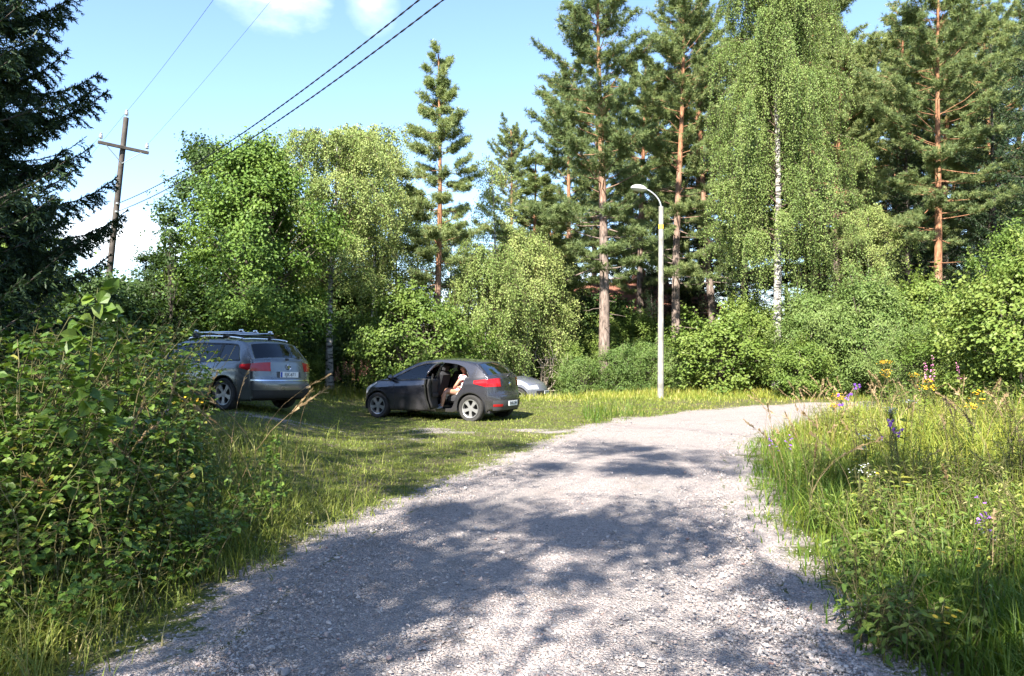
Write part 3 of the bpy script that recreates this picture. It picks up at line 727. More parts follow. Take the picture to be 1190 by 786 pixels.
tree('shrub', sh1, px(840, 26.6), 26.6, 'bright bushy shrub midway between street lamp and weeping birch', 'shrub', .8, 1.1, sxy=1.25)
tree('shrub', al2, px(872, 28.6), 28.6, 'tall shrub left of the white birch trunk', 'shrub', 2.0, .85)
tree('shrub', wl2, px(945, 25.5), 25.5, 'dense shrub right of the white birch trunk', 'shrub', .2, .95)
tree('shrub', sh1, px(930, 23.8), 23.8, 'low dark green shrub beside the far bend of the road', 'shrub', 2.8, .72)
tree('shrub', wl2, px(1010, 25), 25, 'dense grey-green shrub behind the yellow tansy', 'shrub', 1.9, 1.05)
tree('shrub', al2, px(1075, 25.5), 25.5, 'tall shrub at the foot of the orange-trunked pine', 'shrub', .6, .98)
tree('shrub', wl2, px(1060, 21.2), 21.2, 'shrub with fireweed growing in front of it', 'shrub', 3.3, .62)
tree('shrub', al2, px(1150, 19.5), 19.5, 'tall leafy shrub near the right edge', 'shrub', 1.5, .82)
tree('shrub', al2, px(1205, 17.0), 17.0, 'tall leafy shrub cut off by the right edge', 'shrub', 4.4, .95)
yt = leafy(57, 6.6, 1.7, .9, 190, 75, (.11, .09), 'bush', 'bark_grey', .06, .42, stems=3, shape=.45, lobes=.45, shoots=70)
tree('broadleaf_tree', yt, px(1178, 24.0), 24.0, 'young light green broadleaf tree rising above the shrubs at the right edge', rz=.4, sc=.78)
tree('broadleaf_tree', yt, px(1238, 21.5), 21.5, 'young broadleaf tree cut by the right edge of the view', rz=2.4, sc=.85)
tree('shrub', hz1, px(1130, 25), 25, 'broad shrub behind the tall leafy shrub near the right edge', 'shrub', 2.5, .9)
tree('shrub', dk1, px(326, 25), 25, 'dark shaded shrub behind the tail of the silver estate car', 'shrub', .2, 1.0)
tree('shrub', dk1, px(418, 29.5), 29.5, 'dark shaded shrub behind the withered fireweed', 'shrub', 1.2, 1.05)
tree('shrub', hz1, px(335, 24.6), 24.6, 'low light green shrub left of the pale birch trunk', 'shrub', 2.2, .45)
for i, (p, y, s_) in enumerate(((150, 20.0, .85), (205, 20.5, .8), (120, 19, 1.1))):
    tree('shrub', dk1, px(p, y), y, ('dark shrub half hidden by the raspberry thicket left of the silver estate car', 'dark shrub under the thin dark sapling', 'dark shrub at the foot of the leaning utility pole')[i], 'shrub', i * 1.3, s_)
# bare dead shrub by the dark blue car
g = np.random.default_rng(5); mb = MB()
for i in range(11):
    a = g.uniform(0, 6.28); P = [np.zeros(3)]; d = np.array([math.cos(a) * .8, math.sin(a) * .5, g.uniform(.5, 1.3)])
    for k in range(7):
        d = nrm(d + g.normal(0, .25, 3)); P.append(P[-1] + d * g.uniform(.16, .26))
    P = np.array(P); mb.tube(P, np.linspace(.022, .005, len(P)), 5)
    for b in range(5):
        k = g.integers(2, 7); e = nrm(g.normal(0, 1, 3) + [0, 0, .5]); mb.tube(P[k] + e * np.linspace(0, g.uniform(.3, .7), 4)[:, None] + g.normal(0, .02, (4, 3)), np.linspace(.010, .003, 4), 4)
o = mb.build('dead_shrub', M['bark_dead'], smooth=True); o.location = (px(632, 29), 29, float(hz(px(632, 29), 29)) + .1); o.scale = (1.15, 1.15, 1.15)
tag(o, 'bare dead shrub with pale branches behind the half hidden car', 'shrub')
# ------------------------------------------------------------------ the wood behind: every tree an object, look-alikes share a label
g = np.random.default_rng(77)
bZ = birch(29, 14.5, 3.0, 4.2, .075, 40, 9, (.12, .09), hang=.9, dens=14, el=(42, 26))
lZ = leafy(30, 13.5, 3.0, 4.5, 27, 240, (.14, .11), 'broad', 'bark_grey', .045, .66, shape=.5, lobes=.4, shell=.1)
KIND = {'pine': ('pine_tree', [pB, pC, pA], 'pine standing in the dense wood behind the lawn', 'pines in the wood behind the lawn'),
        'spruce': ('spruce_tree', [sB], 'dark spruce standing in the dense wood behind the lawn', 'spruces in the wood behind the lawn'),
        'birch': ('birch_tree', [bT, bL, bW, bZ], 'birch standing in the dense wood behind the lawn', 'birches in the wood behind the lawn'),
        'leaf': ('broadleaf_tree', [lZ], 'broadleaf tree standing in the wood', 'broadleaf trees in the wood'),
        'bush': ('shrub', [dk1, hz1, al2], 'shrub in the undergrowth of the wood behind the lawn', 'undergrowth shrubs of the wood behind the lawn')}
def wood(kind, p, y, sc, rz, which=0, sxy=1.0):
    nm, ms_, lab, grp = KIND[kind]
    tree(nm, ms_[which % len(ms_)], px(p, y), y, lab, 'shrub' if kind == 'bush' else 'tree', rz, sc, grp, sxy=sxy)
for p, y, k, sc in ((395, 38, 'spruce', .5), (360, 37, 'spruce', .5), (975, 34, 'pine', .9), (1015, 42, 'pine', 1.1), (1055, 34, 'spruce', .95), (1045, 52, 'pine', 1.3), (1100, 38, 'pine', 1.0), (940, 41, 'pine', 1.15), (985, 46, 'spruce', 1.15), (868, 35, 'spruce', .8), (640, 36, 'pine', .74), (598, 38, 'pine', .72), (665, 38, 'spruce', .5), (700, 37.5, 'spruce', .42), (757, 38, 'spruce', .45), (655, 41, 'pine', .85), (690, 45, 'pine', 1.0), (770, 47, 'pine', 1.05), (815, 43, 'pine', 1.0), (870, 41, 'pine', 1.05), (905, 46, 'pine', 1.1), (990, 40, 'pine', .95),
                    (1030, 38, 'pine', 1.0), (1060, 47, 'pine', 1.05), (1180, 41, 'pine', 1.05), (1230, 36, 'pine', 1.0), (1270, 42, 'pine', 1.1), (1000, 50, 'pine', 1.2), (1110, 52, 'pine', 1.15),
                    (1155, 32, 'spruce', 1.05), (1205, 29, 'spruce', 1.1), (1040, 43, 'spruce', 1.0), (960, 47, 'spruce', 1.0), (850, 49, 'spruce', 1.0), (720, 48, 'spruce', .85), (800, 39, 'spruce', .75),
                    (590, 40, 'spruce', .55), (540, 39, 'spruce', .55), (485, 36, 'spruce', .50), (635, 44, 'spruce', .65), (1075, 36, 'spruce', .8), (915, 36, 'spruce', .7), (440, 37, 'spruce', .55), (1300, 34, 'spruce', 1.1),
                    (690, 52, 'spruce', 1.0), (735, 55, 'spruce', 1.1), (775, 51, 'spruce', 1.0), (652, 50, 'spruce', .9), (610, 48, 'spruce', .75), (405, 31, 'birch', .78), (460, 34, 'birch', .85), (525, 35, 'birch', .72), (340, 30, 'birch', .75), (290, 32, 'birch', .72), (1190, 40, 'birch', 1.1), (600, 36, 'birch', .75), (650, 36, 'birch', .7), (1100, 44, 'birch', 1.0), (1010, 33, 'birch', .75)):
    wood(k, p, y, sc * g.uniform(.95, 1.05), g.uniform(0, 6.28), int(g.integers(3)) if k != 'birch' else 0)
for i in range(44):
    p = 250 + i * 23 + g.uniform(-8, 8); y = g.uniform(30, 37)
    if 705 < p < 770: y = 38 if p < 735 else 33.5
    wood('bush', p, max(y, 33) if p < 900 else y, g.uniform(.8, 1.2) * (.62 if 560 < p < 900 else 1), g.uniform(0, 6.28), 0 if p < 560 else int(g.integers(3)), 1.25)  # left part takes the dark-leaved kind: forest shade put into the leaf colour
for p, y, sc in ((400, 31, 1.5), (372, 33, 1.6), (385, 36, 1.7), (425, 34, 1.6), (688, 38, 1.5), (712, 38.5, 1.45), (672, 36, 1.2), (655, 37, 1.0), (682, 37.5, .95), (722, 37, .95), (742, 36, .9), (768, 37, 1.0), (790, 38, 1.0), (705, 36, .85), (640, 34, .9)): wood('bush', p, y, sc * (.85 if p % 4 and p > 500 else 1), p * .7, 2 if p % 4 and p > 500 else 0, 1.1)
for i in range(26):
    wood('bush', -330 + i * 22 + g.uniform(-8, 8), g.uniform(24, 34), g.uniform(.9, 1.3), g.uniform(0, 6.28), int(g.integers(2)) * 0 if i > 15 else int(g.integers(3)), 1.3)
for p, y, k, sc in ((-300, 30, 'spruce', .8), (-230, 33, 'pine', .7), (-160, 29, 'birch', .8), (-90, 34, 'spruce', .75), (-380, 27, 'birch', .9), (-30, 31, 'spruce', .7)): wood(k, p, y, sc, p * .3, 0)
# trees beyond the left and behind the viewer: they cast the dappled shade on the road
for x, y, k, sc, w in ((-9.3, 9.6, 'spruce', .95, 0), (-8.0, 6.6, 'spruce', .95, 0), (-10.6, 12.2, 'spruce', .8, 0), (-10.8, 7.2, 'spruce', .9, 0), (-12.2, 10.0, 'spruce', .9, 0),
                    (-7.5, 8.4, 'spruce', 1.0, 0), (-4.2, -1.2, 'leaf', .95, 0), (-3.0, -3.6, 'leaf', 1.0, 0), (-7.8, -2.2, 'birch', .95, 3), (-.7, -5.6, 'leaf', .95, 0), (-4.6, -3.0, 'leaf', .72, 0), (-7.1, 3.4, 'leaf', .8, 0), (-6.9, 7.4, 'spruce', .95, 0),
                    *[(x_, y_, k_, s_, w_) for x_, y_, k_, s_, w_ in zip(np.linspace(-34, 30, 26), [-21, -24, -22, -26, -23] * 6, ['pine', 'spruce', 'birch', 'spruce', 'pine', 'spruce'] * 5, [.8, .95, 1.3, .9, .75, 1.0] * 5, [1, 0, 0, 0, 1, 0] * 5)],
                    *[(24 + i % 2 * 3, -14 + i * 5.0, ['spruce', 'pine'][i % 2], .8, 0) for i in range(7)]):
    nm, ms_, _, _ = KIND[k]
    t_ = tree(nm, ms_[w], x, y, {'spruce': 'spruce standing left of the road', 'birch': 'birch beside the road', 'pine': 'pine beside the road', 'leaf': 'broadleaf tree beside the road'}[k] + ' behind the viewer', 'tree', g.uniform(0, 6.28), sc, k + ' trees behind the viewer')
# ------------------------------------------------------------------ roadside plants
def cane_bush(seed, H, spread, canes, leaf=(.075, .055), trif=True, lpc=16, mat='rasp', low=.12):
    g = np.random.default_rng(seed); mb = MB(); P, D, Nn, Ls = [], [], [], []
    for c in range(canes):
        a = g.uniform(0, 6.28); b = g.uniform(.1, .9); h = H * g.uniform(.55, 1.08); r = spread * g.uniform(.15, 1)
        t = np.linspace(0, 1, 9); o = np.array([g.normal(0, .16), g.normal(0, .16), 0])
        Q = o + np.stack([np.cos(a) * r * t ** 1.6, np.sin(a) * r * t ** 1.6, h * (t - .22 * b * t ** 3)], -1) + g.normal(0, .012, (9, 3)) * t[:, None]
        mb.tube(Q, np.linspace(.0055, .002, 9), 5, caps=False)
        k = int(lpc * g.uniform(.7, 1.3)); uu = np.sort(low + (1 - low) * g.uniform(0, 1, k) ** .8); ph = g.uniform(0, 6.28)
        for i, u in enumerate(uu):
            p = np.array([np.interp(u, t, Q[:, j]) for j in range(3)]); az = ph + i * 2.4 + g.normal(0, .3)
            d = np.array([math.cos(az), math.sin(az), g.uniform(-.1, .6)]); pet = g.uniform(.04, .10) * (1.15 - .5 * u)
            e = p + nrm(d) * pet; mb.tube(np.array([p, e]), [.0018, .0012], 3, caps=False)
            sc = (1.15 - .45 * u) * g.uniform(.7, 1.15)
            n0 = nrm(np.array([0, 0, 1.]) + g.normal(0, .38, 3) + d * .3)
            dirs = [d + [0, 0, -.5]]
            if trif:
                s = np.cross(d, [0, 0, 1]); dirs += [s * 1.0 + d * .25 + [0, 0, -.25], -s * 1.0 + d * .25 + [0, 0, -.25]]
            for q, dd in enumerate(dirs):
                P.append(e); D.append(nrm(np.asarray(dd) + g.normal(0, .12, 3))); Nn.append(n0 + g.normal(0, .12, 3)); Ls.append(sc * (1.0 if q == 0 else .8))
    n = len(P); Ls = np.array(Ls)
    v = g.uniform(.1, .9, n) ** 1.2
    fol = leaves(np.array(P), np.array(D), np.array(Nn), leaf[0] * Ls, leaf[1] * Ls, v, 'foliage', M[mat], 7)
    me = mesh_np('stem', np.vstack(mb.V), np.vstack(mb.Q), attr={'v': g.uniform(0, 1, mb.n)}, smooth=True, mat=M['stem'])
    return me, fol
rb = [cane_bush(61, 1.25, .62, 30, (.07, .052), True, 17), cane_bush(62, 1.0, .60, 30, (.08, .066), False, 26), cane_bush(63, .6, .5, 22, (.06, .05), True, 10)]
nb = cane_bush(64, 1.0, .35, 16, (.075, .045), False, 22, 'rasp')
def plant(m, x, y, label, cat='bush', rz=0.0, sc=1.0, group=None, name='raspberry_bush', dz=0.0):
    return tree(name, m, x, y, label, cat, rz, sc, group, dz)
g = np.random.default_rng(99)
RL = 'leafy raspberry bush in the dark thicket left of the gravel road'
for x, y, w, sc in ((-3.0, 4.9, 0, 1.15), (-3.35, 5.5, 0, 1.4), (-2.75, 5.35, 1, 1.1), (-3.9, 6.2, 0, 1.5), (-3.2, 6.3, 0, 1.3), (-2.75, 6.1, 1, .85), (-4.5, 6.9, 0, 1.5), (-3.75, 7.1, 0, 1.45), (-3.05, 7.2, 1, .85),
                    (-5.2, 7.8, 0, 1.55), (-4.4, 8.0, 0, 1.25), (-5.9, 8.8, 0, 1.5), (-5.1, 9.0, 1, 1.3), (-6.8, 9.6, 0, 1.5), (-6.2, 10.2, 0, 1.3), (-3.5, 4.9, 0, 1.35), (-4.0, 5.3, 0, 1.4), (-2.9, 4.3, 1, .85), (-3.3, 4.5, 0, .9), (-3.5, 7.9, 1, .8), (-3.9, 8.9, 0, .75), (-4.4, 9.6, 0, 1.2), (-4.9, 10.2, 0, 1.35), (-5.6, 11.2, 0, 1.4), (-4.2, 9.2, 0, .95), (-4.75, 9.3, 0, 1.4)):
    plant(rb[w], x, y, RL, 'bush', g.uniform(0, 6.28), sc * (1.0 if x < -3.0 else .88) * g.uniform(.9, 1.08), 'raspberry bushes in the thicket on the left')
for x, y, sc in ((-2.45, 5.1, 1.0), (-2.35, 5.9, 1.0), (-2.5, 6.9, 1.0), (-2.6, 4.4, .9), (-2.3, 6.4, .7)):
    plant(rb[2], x, y, 'low raspberry shoots spilling out of the thicket towards the gravel', 'bush', g.uniform(0, 6.28), sc, 'low raspberry shoots at the thicket edge', 'raspberry_shoots')
for x, y, sc in ((-2.75, 4.75, 1.15), (-3.15, 5.2, 1.2), (-4.0, 5.8, 1.3)):
    plant(nb, x, y, 'upright leafy weed among the raspberry bushes on the left', 'weed', g.uniform(0, 6.28), sc, 'upright weeds in the left thicket', 'leafy_weed')
# a sapling with big leaves standing up against the sky
g2 = np.random.default_rng(3); mb = MB(); P, D, Nn, Ls = [], [], [], []
t = np.linspace(0, 1, 10); Q = np.stack([.10 * t ** 2, .05 * t, 2.05 * t], -1); mb.tube(Q, np.linspace(.011, .003, 10), 6)
for i in range(46):
    u = g2.uniform(.35, 1.0); p = np.array([np.interp(u, t, Q[:, j]) for j in range(3)]); az = i * 2.4; d = np.array([math.cos(az), math.sin(az), .35])
    ln = g2.uniform(.08, .42) * (1.25 - u); e = p + d * ln; mb.tube(np.array([p, e]), [.003, .0015], 4, caps=False)
    for k in range(3):
        w = g2.uniform(.35, 1); P.append(p + d * ln * w); D.append(d + g2.normal(0, .5, 3) + [0, 0, -.7]); Nn.append(g2.normal(0, .5, 3) + [0, -.5, .8]); Ls.append(g2.uniform(.7, 1.15))
Ls = np.array(Ls); n = len(P)
fol = leaves(np.array(P), np.array(D), np.array(Nn), .105 * Ls, .088 * Ls, g2.uniform(.1, .75, n), 'foliage', M['rasp'], 7)
st_ = mesh_np('stem', np.vstack(mb.V), np.vstack(mb.Q), np.vstack(mb.T), attr={'v': np.zeros(mb.n)}, smooth=True, mat=M['stem'])
plant((st_, fol), -2.78, 4.9, 'tall thin sapling with large rounded leaves reaching into the sky on the left', 'sapling', 0, 1.0, None, 'sapling', -.02)
plant((st_, fol), -3.05, 6.0, 'second big-leaved sapling, lower and half sunk in the raspberry thicket', 'sapling', 2.0, .88, None, 'sapling')
plant((st_, fol), -1.95, 6.25, 'short big-leaved birch shoot leaning out over the gravel edge', 'sapling', 1.0, .42, None, 'sapling')

# ---- flowers: each plant is stem (> nothing), foliage and flower heads
def flower(name, label, cat, x, y, H, kind, col, rz=0.0, group=None, seed=1, lean=.08, heads=14):
    g = np.random.default_rng(seed); mb = MB(); fl = MB(); fls = [fl]; P, D = [], []
    nst = {'tansy': 4, 'thistle': 2, 'fireweed': 2, 'hawk': 3, 'vetch': 2, 'umbel': 3}[kind]
    for s in range(nst):
        a = g.uniform(0, 6.28); h = H * g.uniform(.78, 1.0) if s else H; t = np.linspace(0, 1, 7)
        Q = np.stack([np.cos(a) * h * lean * (1 + s * .6) * t ** 1.5, np.sin(a) * h * lean * (1 + s * .6) * t ** 1.5, h * t], -1); mb.tube(Q, np.linspace(.0055, .0025, 7), 5)
        for k in range(10):
            u = g.uniform(.05, .8); P.append([np.interp(u, t, Q[:, j]) for j in range(3)]); D.append([*g.normal(0, 1, 2), g.uniform(.1, .6)])
        top = Q[-1]
        def disc(c, r, dome=.4, nn=8):
            an = np.arange(nn) * 6.283 / nn; tilt = g.normal(0, .25, 2)
            v = np.vstack([[c + np.array([0, 0, r * dome])], c + np.stack([r * np.cos(an), r * np.sin(an), r * (np.cos(an) * tilt[0] + np.sin(an) * tilt[1])], -1), [c - np.array([0, 0, r * .5])]])
            j = np.arange(nn); f = np.vstack([np.stack([np.zeros(nn, int), 1 + j, 1 + (j + 1) % nn], -1), np.stack([np.full(nn, nn + 1), 1 + (j + 1) % nn, 1 + j], -1)]); fl.add(v, t=f)
        if kind == 'tansy':
            for k in range(heads):
                e = top + np.array([*g.normal(0, .045, 2), g.uniform(-.03, .03)]); mb.tube(np.array([top - [0, 0, .09], e]), .0015, 3, caps=False); disc(e, g.uniform(.009, .014))
        elif kind == 'umbel':
            for k in range(heads):
                e = top + np.array([*g.normal(0, .035, 2), g.uniform(-.01, .02)]); mb.tube(np.array([top - [0, 0, .08], e]), .001, 3, caps=False); disc(e, .007)
        elif kind == 'hawk':
            for k in range(2):
                e = top + np.array([*g.normal(0, .04, 2), g.uniform(-.06, .03)]); mb.tube(np.array([top - [0, 0, .12], e]), .0015, 3, caps=False); disc(e, .014, .3, 10)
        elif kind == 'thistle':
            for k in range(5):
                fl = MB(); fls.append(fl)
                e = top + np.array([*g.normal(0, .05, 2), g.uniform(-.14, .02)]); mb.tube(np.array([top - [0, 0, .2], e]), .0025, 4, caps=False)
                for q in range(16):
                    d = nrm(g.normal(0, .5, 3) + [0, 0, .8]); s_ = g.normal(0, .002, 3); fl.add(np.array([e - s_, e + s_, e + d * .03 + s_ * 1.6, e + d * .03 - s_ * 1.6]), [[0, 1, 2, 3]])
        else:
            fl = MB(); fls.append(fl)
            k_ = 46 if kind == 'fireweed' else 15
            for k in range(k_):
                u = g.uniform(.62 if kind == 'fireweed' else .55, 1.0); c = np.array([np.interp(u, t, Q[:, j]) for j in range(3)]); d = nrm(g.normal(0, 1, 3) * [1, 1, .5]); r = .05 * (1.15 - u) * 2.2 + .008
                s_ = nrm(np.cross(d, g.normal(0, 1, 3))) * .009; fl.add(np.array([c + d * r * .4 - s_ * .4, c + d * r * .4 + s_ * .4, c + d * r + s_, c + d * r - s_]), [[0, 1, 2, 3]])
    root = tag(empty(name, (x, y, float(hz(x, y)) - .02), rz), label, cat, group)
    me = mesh_np('stem', np.vstack(mb.V), np.vstack(mb.Q), np.vstack(mb.T) if mb.T else None, attr={'v': np.zeros(mb.n)}, smooth=True, mat=M['stem']); link('stem', me, root)
    n = len(P); lw = {'tansy': (.10, .035), 'thistle': (.12, .03), 'fireweed': (.11, .022), 'hawk': (.10, .03), 'vetch': (.06, .014), 'umbel': (.10, .05)}[kind]
    link('foliage', leaves(np.array(P), np.array(D, float), g.normal(0, .5, (n, 3)) + [0, 0, 1], lw[0] * g.uniform(.7, 1.2, n), lw[1], g.uniform(.2, .8, n), 'foliage', M['meadow'], 7), root)
    for fl in fls:
        if fl.n: fl.build('flower_head', M[col], root)
    return root
F = flower
F('tansy', 'tallest clump of yellow tansy in front of the shrubs on the right', 'flower', px(1036, 12.5), 12.5, 1.12, 'tansy', 'yellow', seed=1, heads=26)
F('tansy', 'flat-topped yellow tansy beside the tallest yellow clump', 'flower', px(1070, 11.0), 11.0, .98, 'tansy', 'yellow', 1.0, seed=2, heads=26)
F('tansy', 'yellow tansy leaning over the far bend of the gravel road', 'flower', px(978, 12.0), 12.0, .80, 'tansy', 'yellow', 2.0, seed=3, heads=24)
F('tansy', 'lone yellow tansy in the middle of the sunlit meadow', 'flower', px(1128, 9.0), 9.0, .86, 'tansy', 'yellow', .5, seed=14, heads=12)
F('hawkweed', 'cluster of deep yellow hawkweed low at the meadow edge on the right', 'flower', px(1122, 4.4), 4.4, .52, 'hawk', 'yellow', seed=4, lean=.12)
F('hawkweed', 'single low yellow hawkweed nearest the gravel at lower right', 'flower', px(1088, 4.0), 4.0, .36, 'hawk', 'yellow', seed=5, lean=.1)
F('hawkweed', 'yellow flowering hawkweed on the shaded road edge halfway up the right verge', 'flower', px(1012, 6.8), 6.8, .55, 'hawk', 'yellow', seed=6)
F('thistle', 'tall purple thistle rising above the far right verge', 'flower', px(995, 9.5), 9.5, 1.15, 'thistle', 'purple', seed=7)
F('thistle', 'dark stemmed purple thistle in the middle of the right meadow', 'flower', px(1048, 7.2), 7.2, .98, 'thistle', 'purple', 1.0, seed=8)
F('vetch', 'dark drooping vetch at the tip of the right verge', 'flower', px(908, 10.5), 10.5, .52, 'vetch', 'purple', seed=9, lean=.3)
F('vetch', 'purple vetch low in the grass at the far right', 'flower', px(1150, 5.6), 5.6, .50, 'vetch', 'purple', 2.0, seed=10, lean=.25)
F('fireweed', 'pink fireweed spike in front of the shrubs on the right', 'flower', px(1082, 16.5), 16.5, 1.45, 'fireweed', 'pink', seed=11)
F('fireweed', 'smaller pink fireweed right of the first pink spike', 'flower', px(1118, 17.5), 17.5, 1.35, 'fireweed', 'pink', 1.0, seed=12)
F('yarrow', 'white yarrow in the shaded part of the right verge', 'flower', px(998, 6.9), 6.9, .62, 'umbel', 'white_fl', seed=13)
F('yarrow', 'second white yarrow, higher up by the dark stemmed thistle', 'flower', px(1000, 8.6), 8.6, .66, 'umbel', 'white_fl', 1.0, seed=15)
F('yarrow', 'cream yarrow head above the purple thistle stems', 'flower', px(1046, 8.2), 8.2, 1.0, 'umbel', 'white_fl', 2.0, seed=16, heads=26)
F('tansy', 'yellow tansy at the edge of the raspberry thicket below the silver estate car', 'flower', px(216, 8.6), 8.6, .72, 'tansy', 'yellow', seed=17, heads=10)
F('thistle', 'purple thistle by the yellow tansy in front of the silver estate car', 'flower', px(196, 8.4), 8.4, .62, 'thistle', 'purple', seed=18)
for i in range(9):
    F('fireweed', 'withered red-brown fireweed in the patch between the two parked cars', 'plant', px(392 + i * 5.2, 23 + (i % 3) * .5), 23 + (i % 3) * .5, 1.0 + .12 * (i % 4), 'fireweed', 'redbrown', i * 1.0, 'withered fireweed between the cars', seed=30 + i)
# broad leaved weeds near the right edge of the gravel
wd = cane_bush(65, .55, .26, 12, (.095, .036), False, 12, 'bush', .05)
ft = cane_bush(66, .75, .30, 20, (.06, .02), False, 26, 'grass', .1)
for i, (p, y, s) in enumerate((*[(a_, b_, c_) for a_, b_, c_ in zip(np.random.default_rng(8).uniform(985, 1188, 15), np.random.default_rng(9).uniform(4.2, 6.6, 15), np.random.default_rng(10).uniform(.6, 1.15, 15))], (1075, 3.95, .7), (1130, 4.2, .8), (1010, 5.2, .9), (1105, 5.2, .9), (960, 6.9, .9), (1060, 6.1, 1.0))):
    plant(wd, px(p, y), y, 'broad-leaved weed in the long grass on the right verge of the gravel road', 'weed', i * 1.1, s, 'broad-leaved weeds on the right verge', 'leafy_weed')
for i, (p, y, s) in enumerate(((1000, 6.4, 1.0), (1060, 7.4, 1.1), (950, 8.8, .9), (1110, 6.6, 1.0), (1180, 7.4, 1.1), (1010, 10.4, 1.0), (1100, 10, 1.1), (1150, 12, 1.2), (1050, 13, 1.1), (960, 12.5, .95), (1180, 10, 1.1), (1150, 5.0, .9), (1190, 5.6, 1.0))):
    plant(ft, px(p, y), y, 'feathery green weed clump in the right meadow', 'weed', i * 1.7, s, 'feathery weed clumps in the right meadow', 'feathery_weed')
# ------------------------------------------------------------------ street lamp
M['concrete'] = plain('pale_concrete', (.235, .225, .20), .85, var=.4, vscale=3.5, bump=.25)
M['steel'] = plain('galvanised_steel', (.42, .44, .45), .45, .6)
M['lamp_paint'] = plain('lamp_housing_paint', (.45, .45, .44), .4)
M['band'] = plain('yellow_band', (.70, .48, .06), .6)
M['lens'] = plain('frosted_lens', (.55, .56, .55), .2)
YL = 24.0; xl = px(767.5, YL); zl = float(hz(xl, YL))
root = tag(empty('street_lamp', (xl, YL, zl)), 'pale concrete street lamp with a curved arm and white domed head', 'street lamp')
mb = MB(); z = np.linspace(-.3, 6.03, 14); mb.tube(np.stack([.0 * z + .035 * z / 6, 0 * z, z], -1), np.linspace(.098, .073, 14), 20); mb.build('pole', M['concrete'], root, True, autos=50)
mb = MB(); mb.lathe([(.0815, 5.32), (.0815, 5.46)], 20); o = mb.build('band', M['band'], root, True); o.location = (.031, 0, 0)
mb = MB(); t = np.linspace(0, 1, 12); mb.tube(np.stack([.035 - .50 * np.sin(t * 1.5) ** 2.2, 0 * t, 6.03 - .1 + .66 * np.sin(t * 1.57) ** .9], -1), .024, 10); mb.build('arm', M['steel'], root, True)
mb = MB(); pr = [(.0, .105), (.07, .10), (.14, .082), (.20, .05), (.235, .012), (.24, -.02), (.225, -.03)]
mb.lathe(pr, 24); hd = mb.build('lamp_head', M['lamp_paint'], root, True); hd.location = (-.66, 0, 6.60); hd.rotation_euler = (0, R(8), 0); hd.scale = (1.1, .75, 1.15)
mb = MB(); mb.lathe([(.215, -.03), (.16, -.065), (.08, -.08), (0, -.083)], 24); mb.build('lens', M['lens'], hd, True)
# ------------------------------------------------------------------ utility pole and overhead lines
M['wood'] = plain('weathered_wood', (.06, .05, .042), .9, var=.4, vscale=7, bump=.3)
M['porc'] = plain('porcelain', (.30, .31, .31), .25)
M['wire'] = plain('black_cable', (.03, .03, .032), .6)
YP = 24.0; xp = px(113, YP); zp = float(hz(xp, YP)) - .4
tip = Vector((px(145, YP), YP, 1.6 + 279 / 890 * YP)); Hp = (tip - Vector((xp, YP, zp))).length
root = tag(empty('utility_pole', (xp, YP, zp)), 'leaning wooden utility pole with a single crossarm and three insulators', 'utility pole')
root.rotation_euler = (0, math.asin((tip.x - xp) / Hp), 0)
mb = MB(); z = np.linspace(0, Hp - .18, 10); mb.tube(np.stack([0 * z, 0 * z, z], -1), np.linspace(.112, .078, 10), 14); mb.build('pole', M['wood'], root, True, autos=50)
wd_ = Vector((.61, -.79, 0)).normalized(); ad = Vector((.79, .61, 0)); zc = Hp - 1.15
rot = np.array([[ad.x, -ad.y, 0], [ad.y, ad.x, 0], [0, 0, 1]])
mb = MB(); mb.box(np.array([wd_.x, wd_.y, 0]) * .13 + [0, 0, zc], (1.46, .08, .10), rot, .01); mb.build('crossarm', M['wood'], root)
for s in (-1, 1):
    mb = MB(); a = np.array([ad.x, ad.y, 0]) * s * .5 + np.array([wd_.x, wd_.y, 0]) * .19 + [0, 0, zc - .05]; b = np.array([wd_.x, wd_.y, 0]) * .12 + [0, 0, zc - .5]; mb.tube(np.array([a, b]), .014, 6); mb.build('brace', M['steel'], root)
INS = []
for c in (np.array([0, 0, Hp - .18]), np.array([ad.x, ad.y, 0]) * .66 + np.array([wd_.x, wd_.y, 0]) * .13 + [0, 0, zc + .05], -np.array([ad.x, ad.y, 0]) * .66 + np.array([wd_.x, wd_.y, 0]) * .13 + [0, 0, zc + .05]):
    mb = MB(); mb.lathe([(0, -.02), (.014, -.02), (.014, .08), (.05, .08), (.065, .10), (.04, .13), (.055, .15), (.045, .18), (.03, .21), (.038, .24), (0, .26)], 12); o = mb.build('insulator', M['porc'], root, True, autos=40); o.location = c; INS.append(c + [0, 0, .2])
BR = []
for h in (2.92, 3.18):
    mb = MB(); c = np.array([wd_.x, wd_.y, 0]) * .14 + [0, 0, Hp - h]; mb.box(c, (.10, .10, .06), rot, .01); mb.tube(np.array([c, c + np.array([wd_.x, wd_.y, 0]) * .14]), .02, 8); mb.build('cable_bracket', M['steel'], root); BR.append(c + np.array([wd_.x, wd_.y, 0]) * .14)
bpy.context.view_layer.update()
mw = np.array(root.matrix_world)
def wp(c): return mw[:3, :3] @ np.asarray(c) + mw[:3, 3]
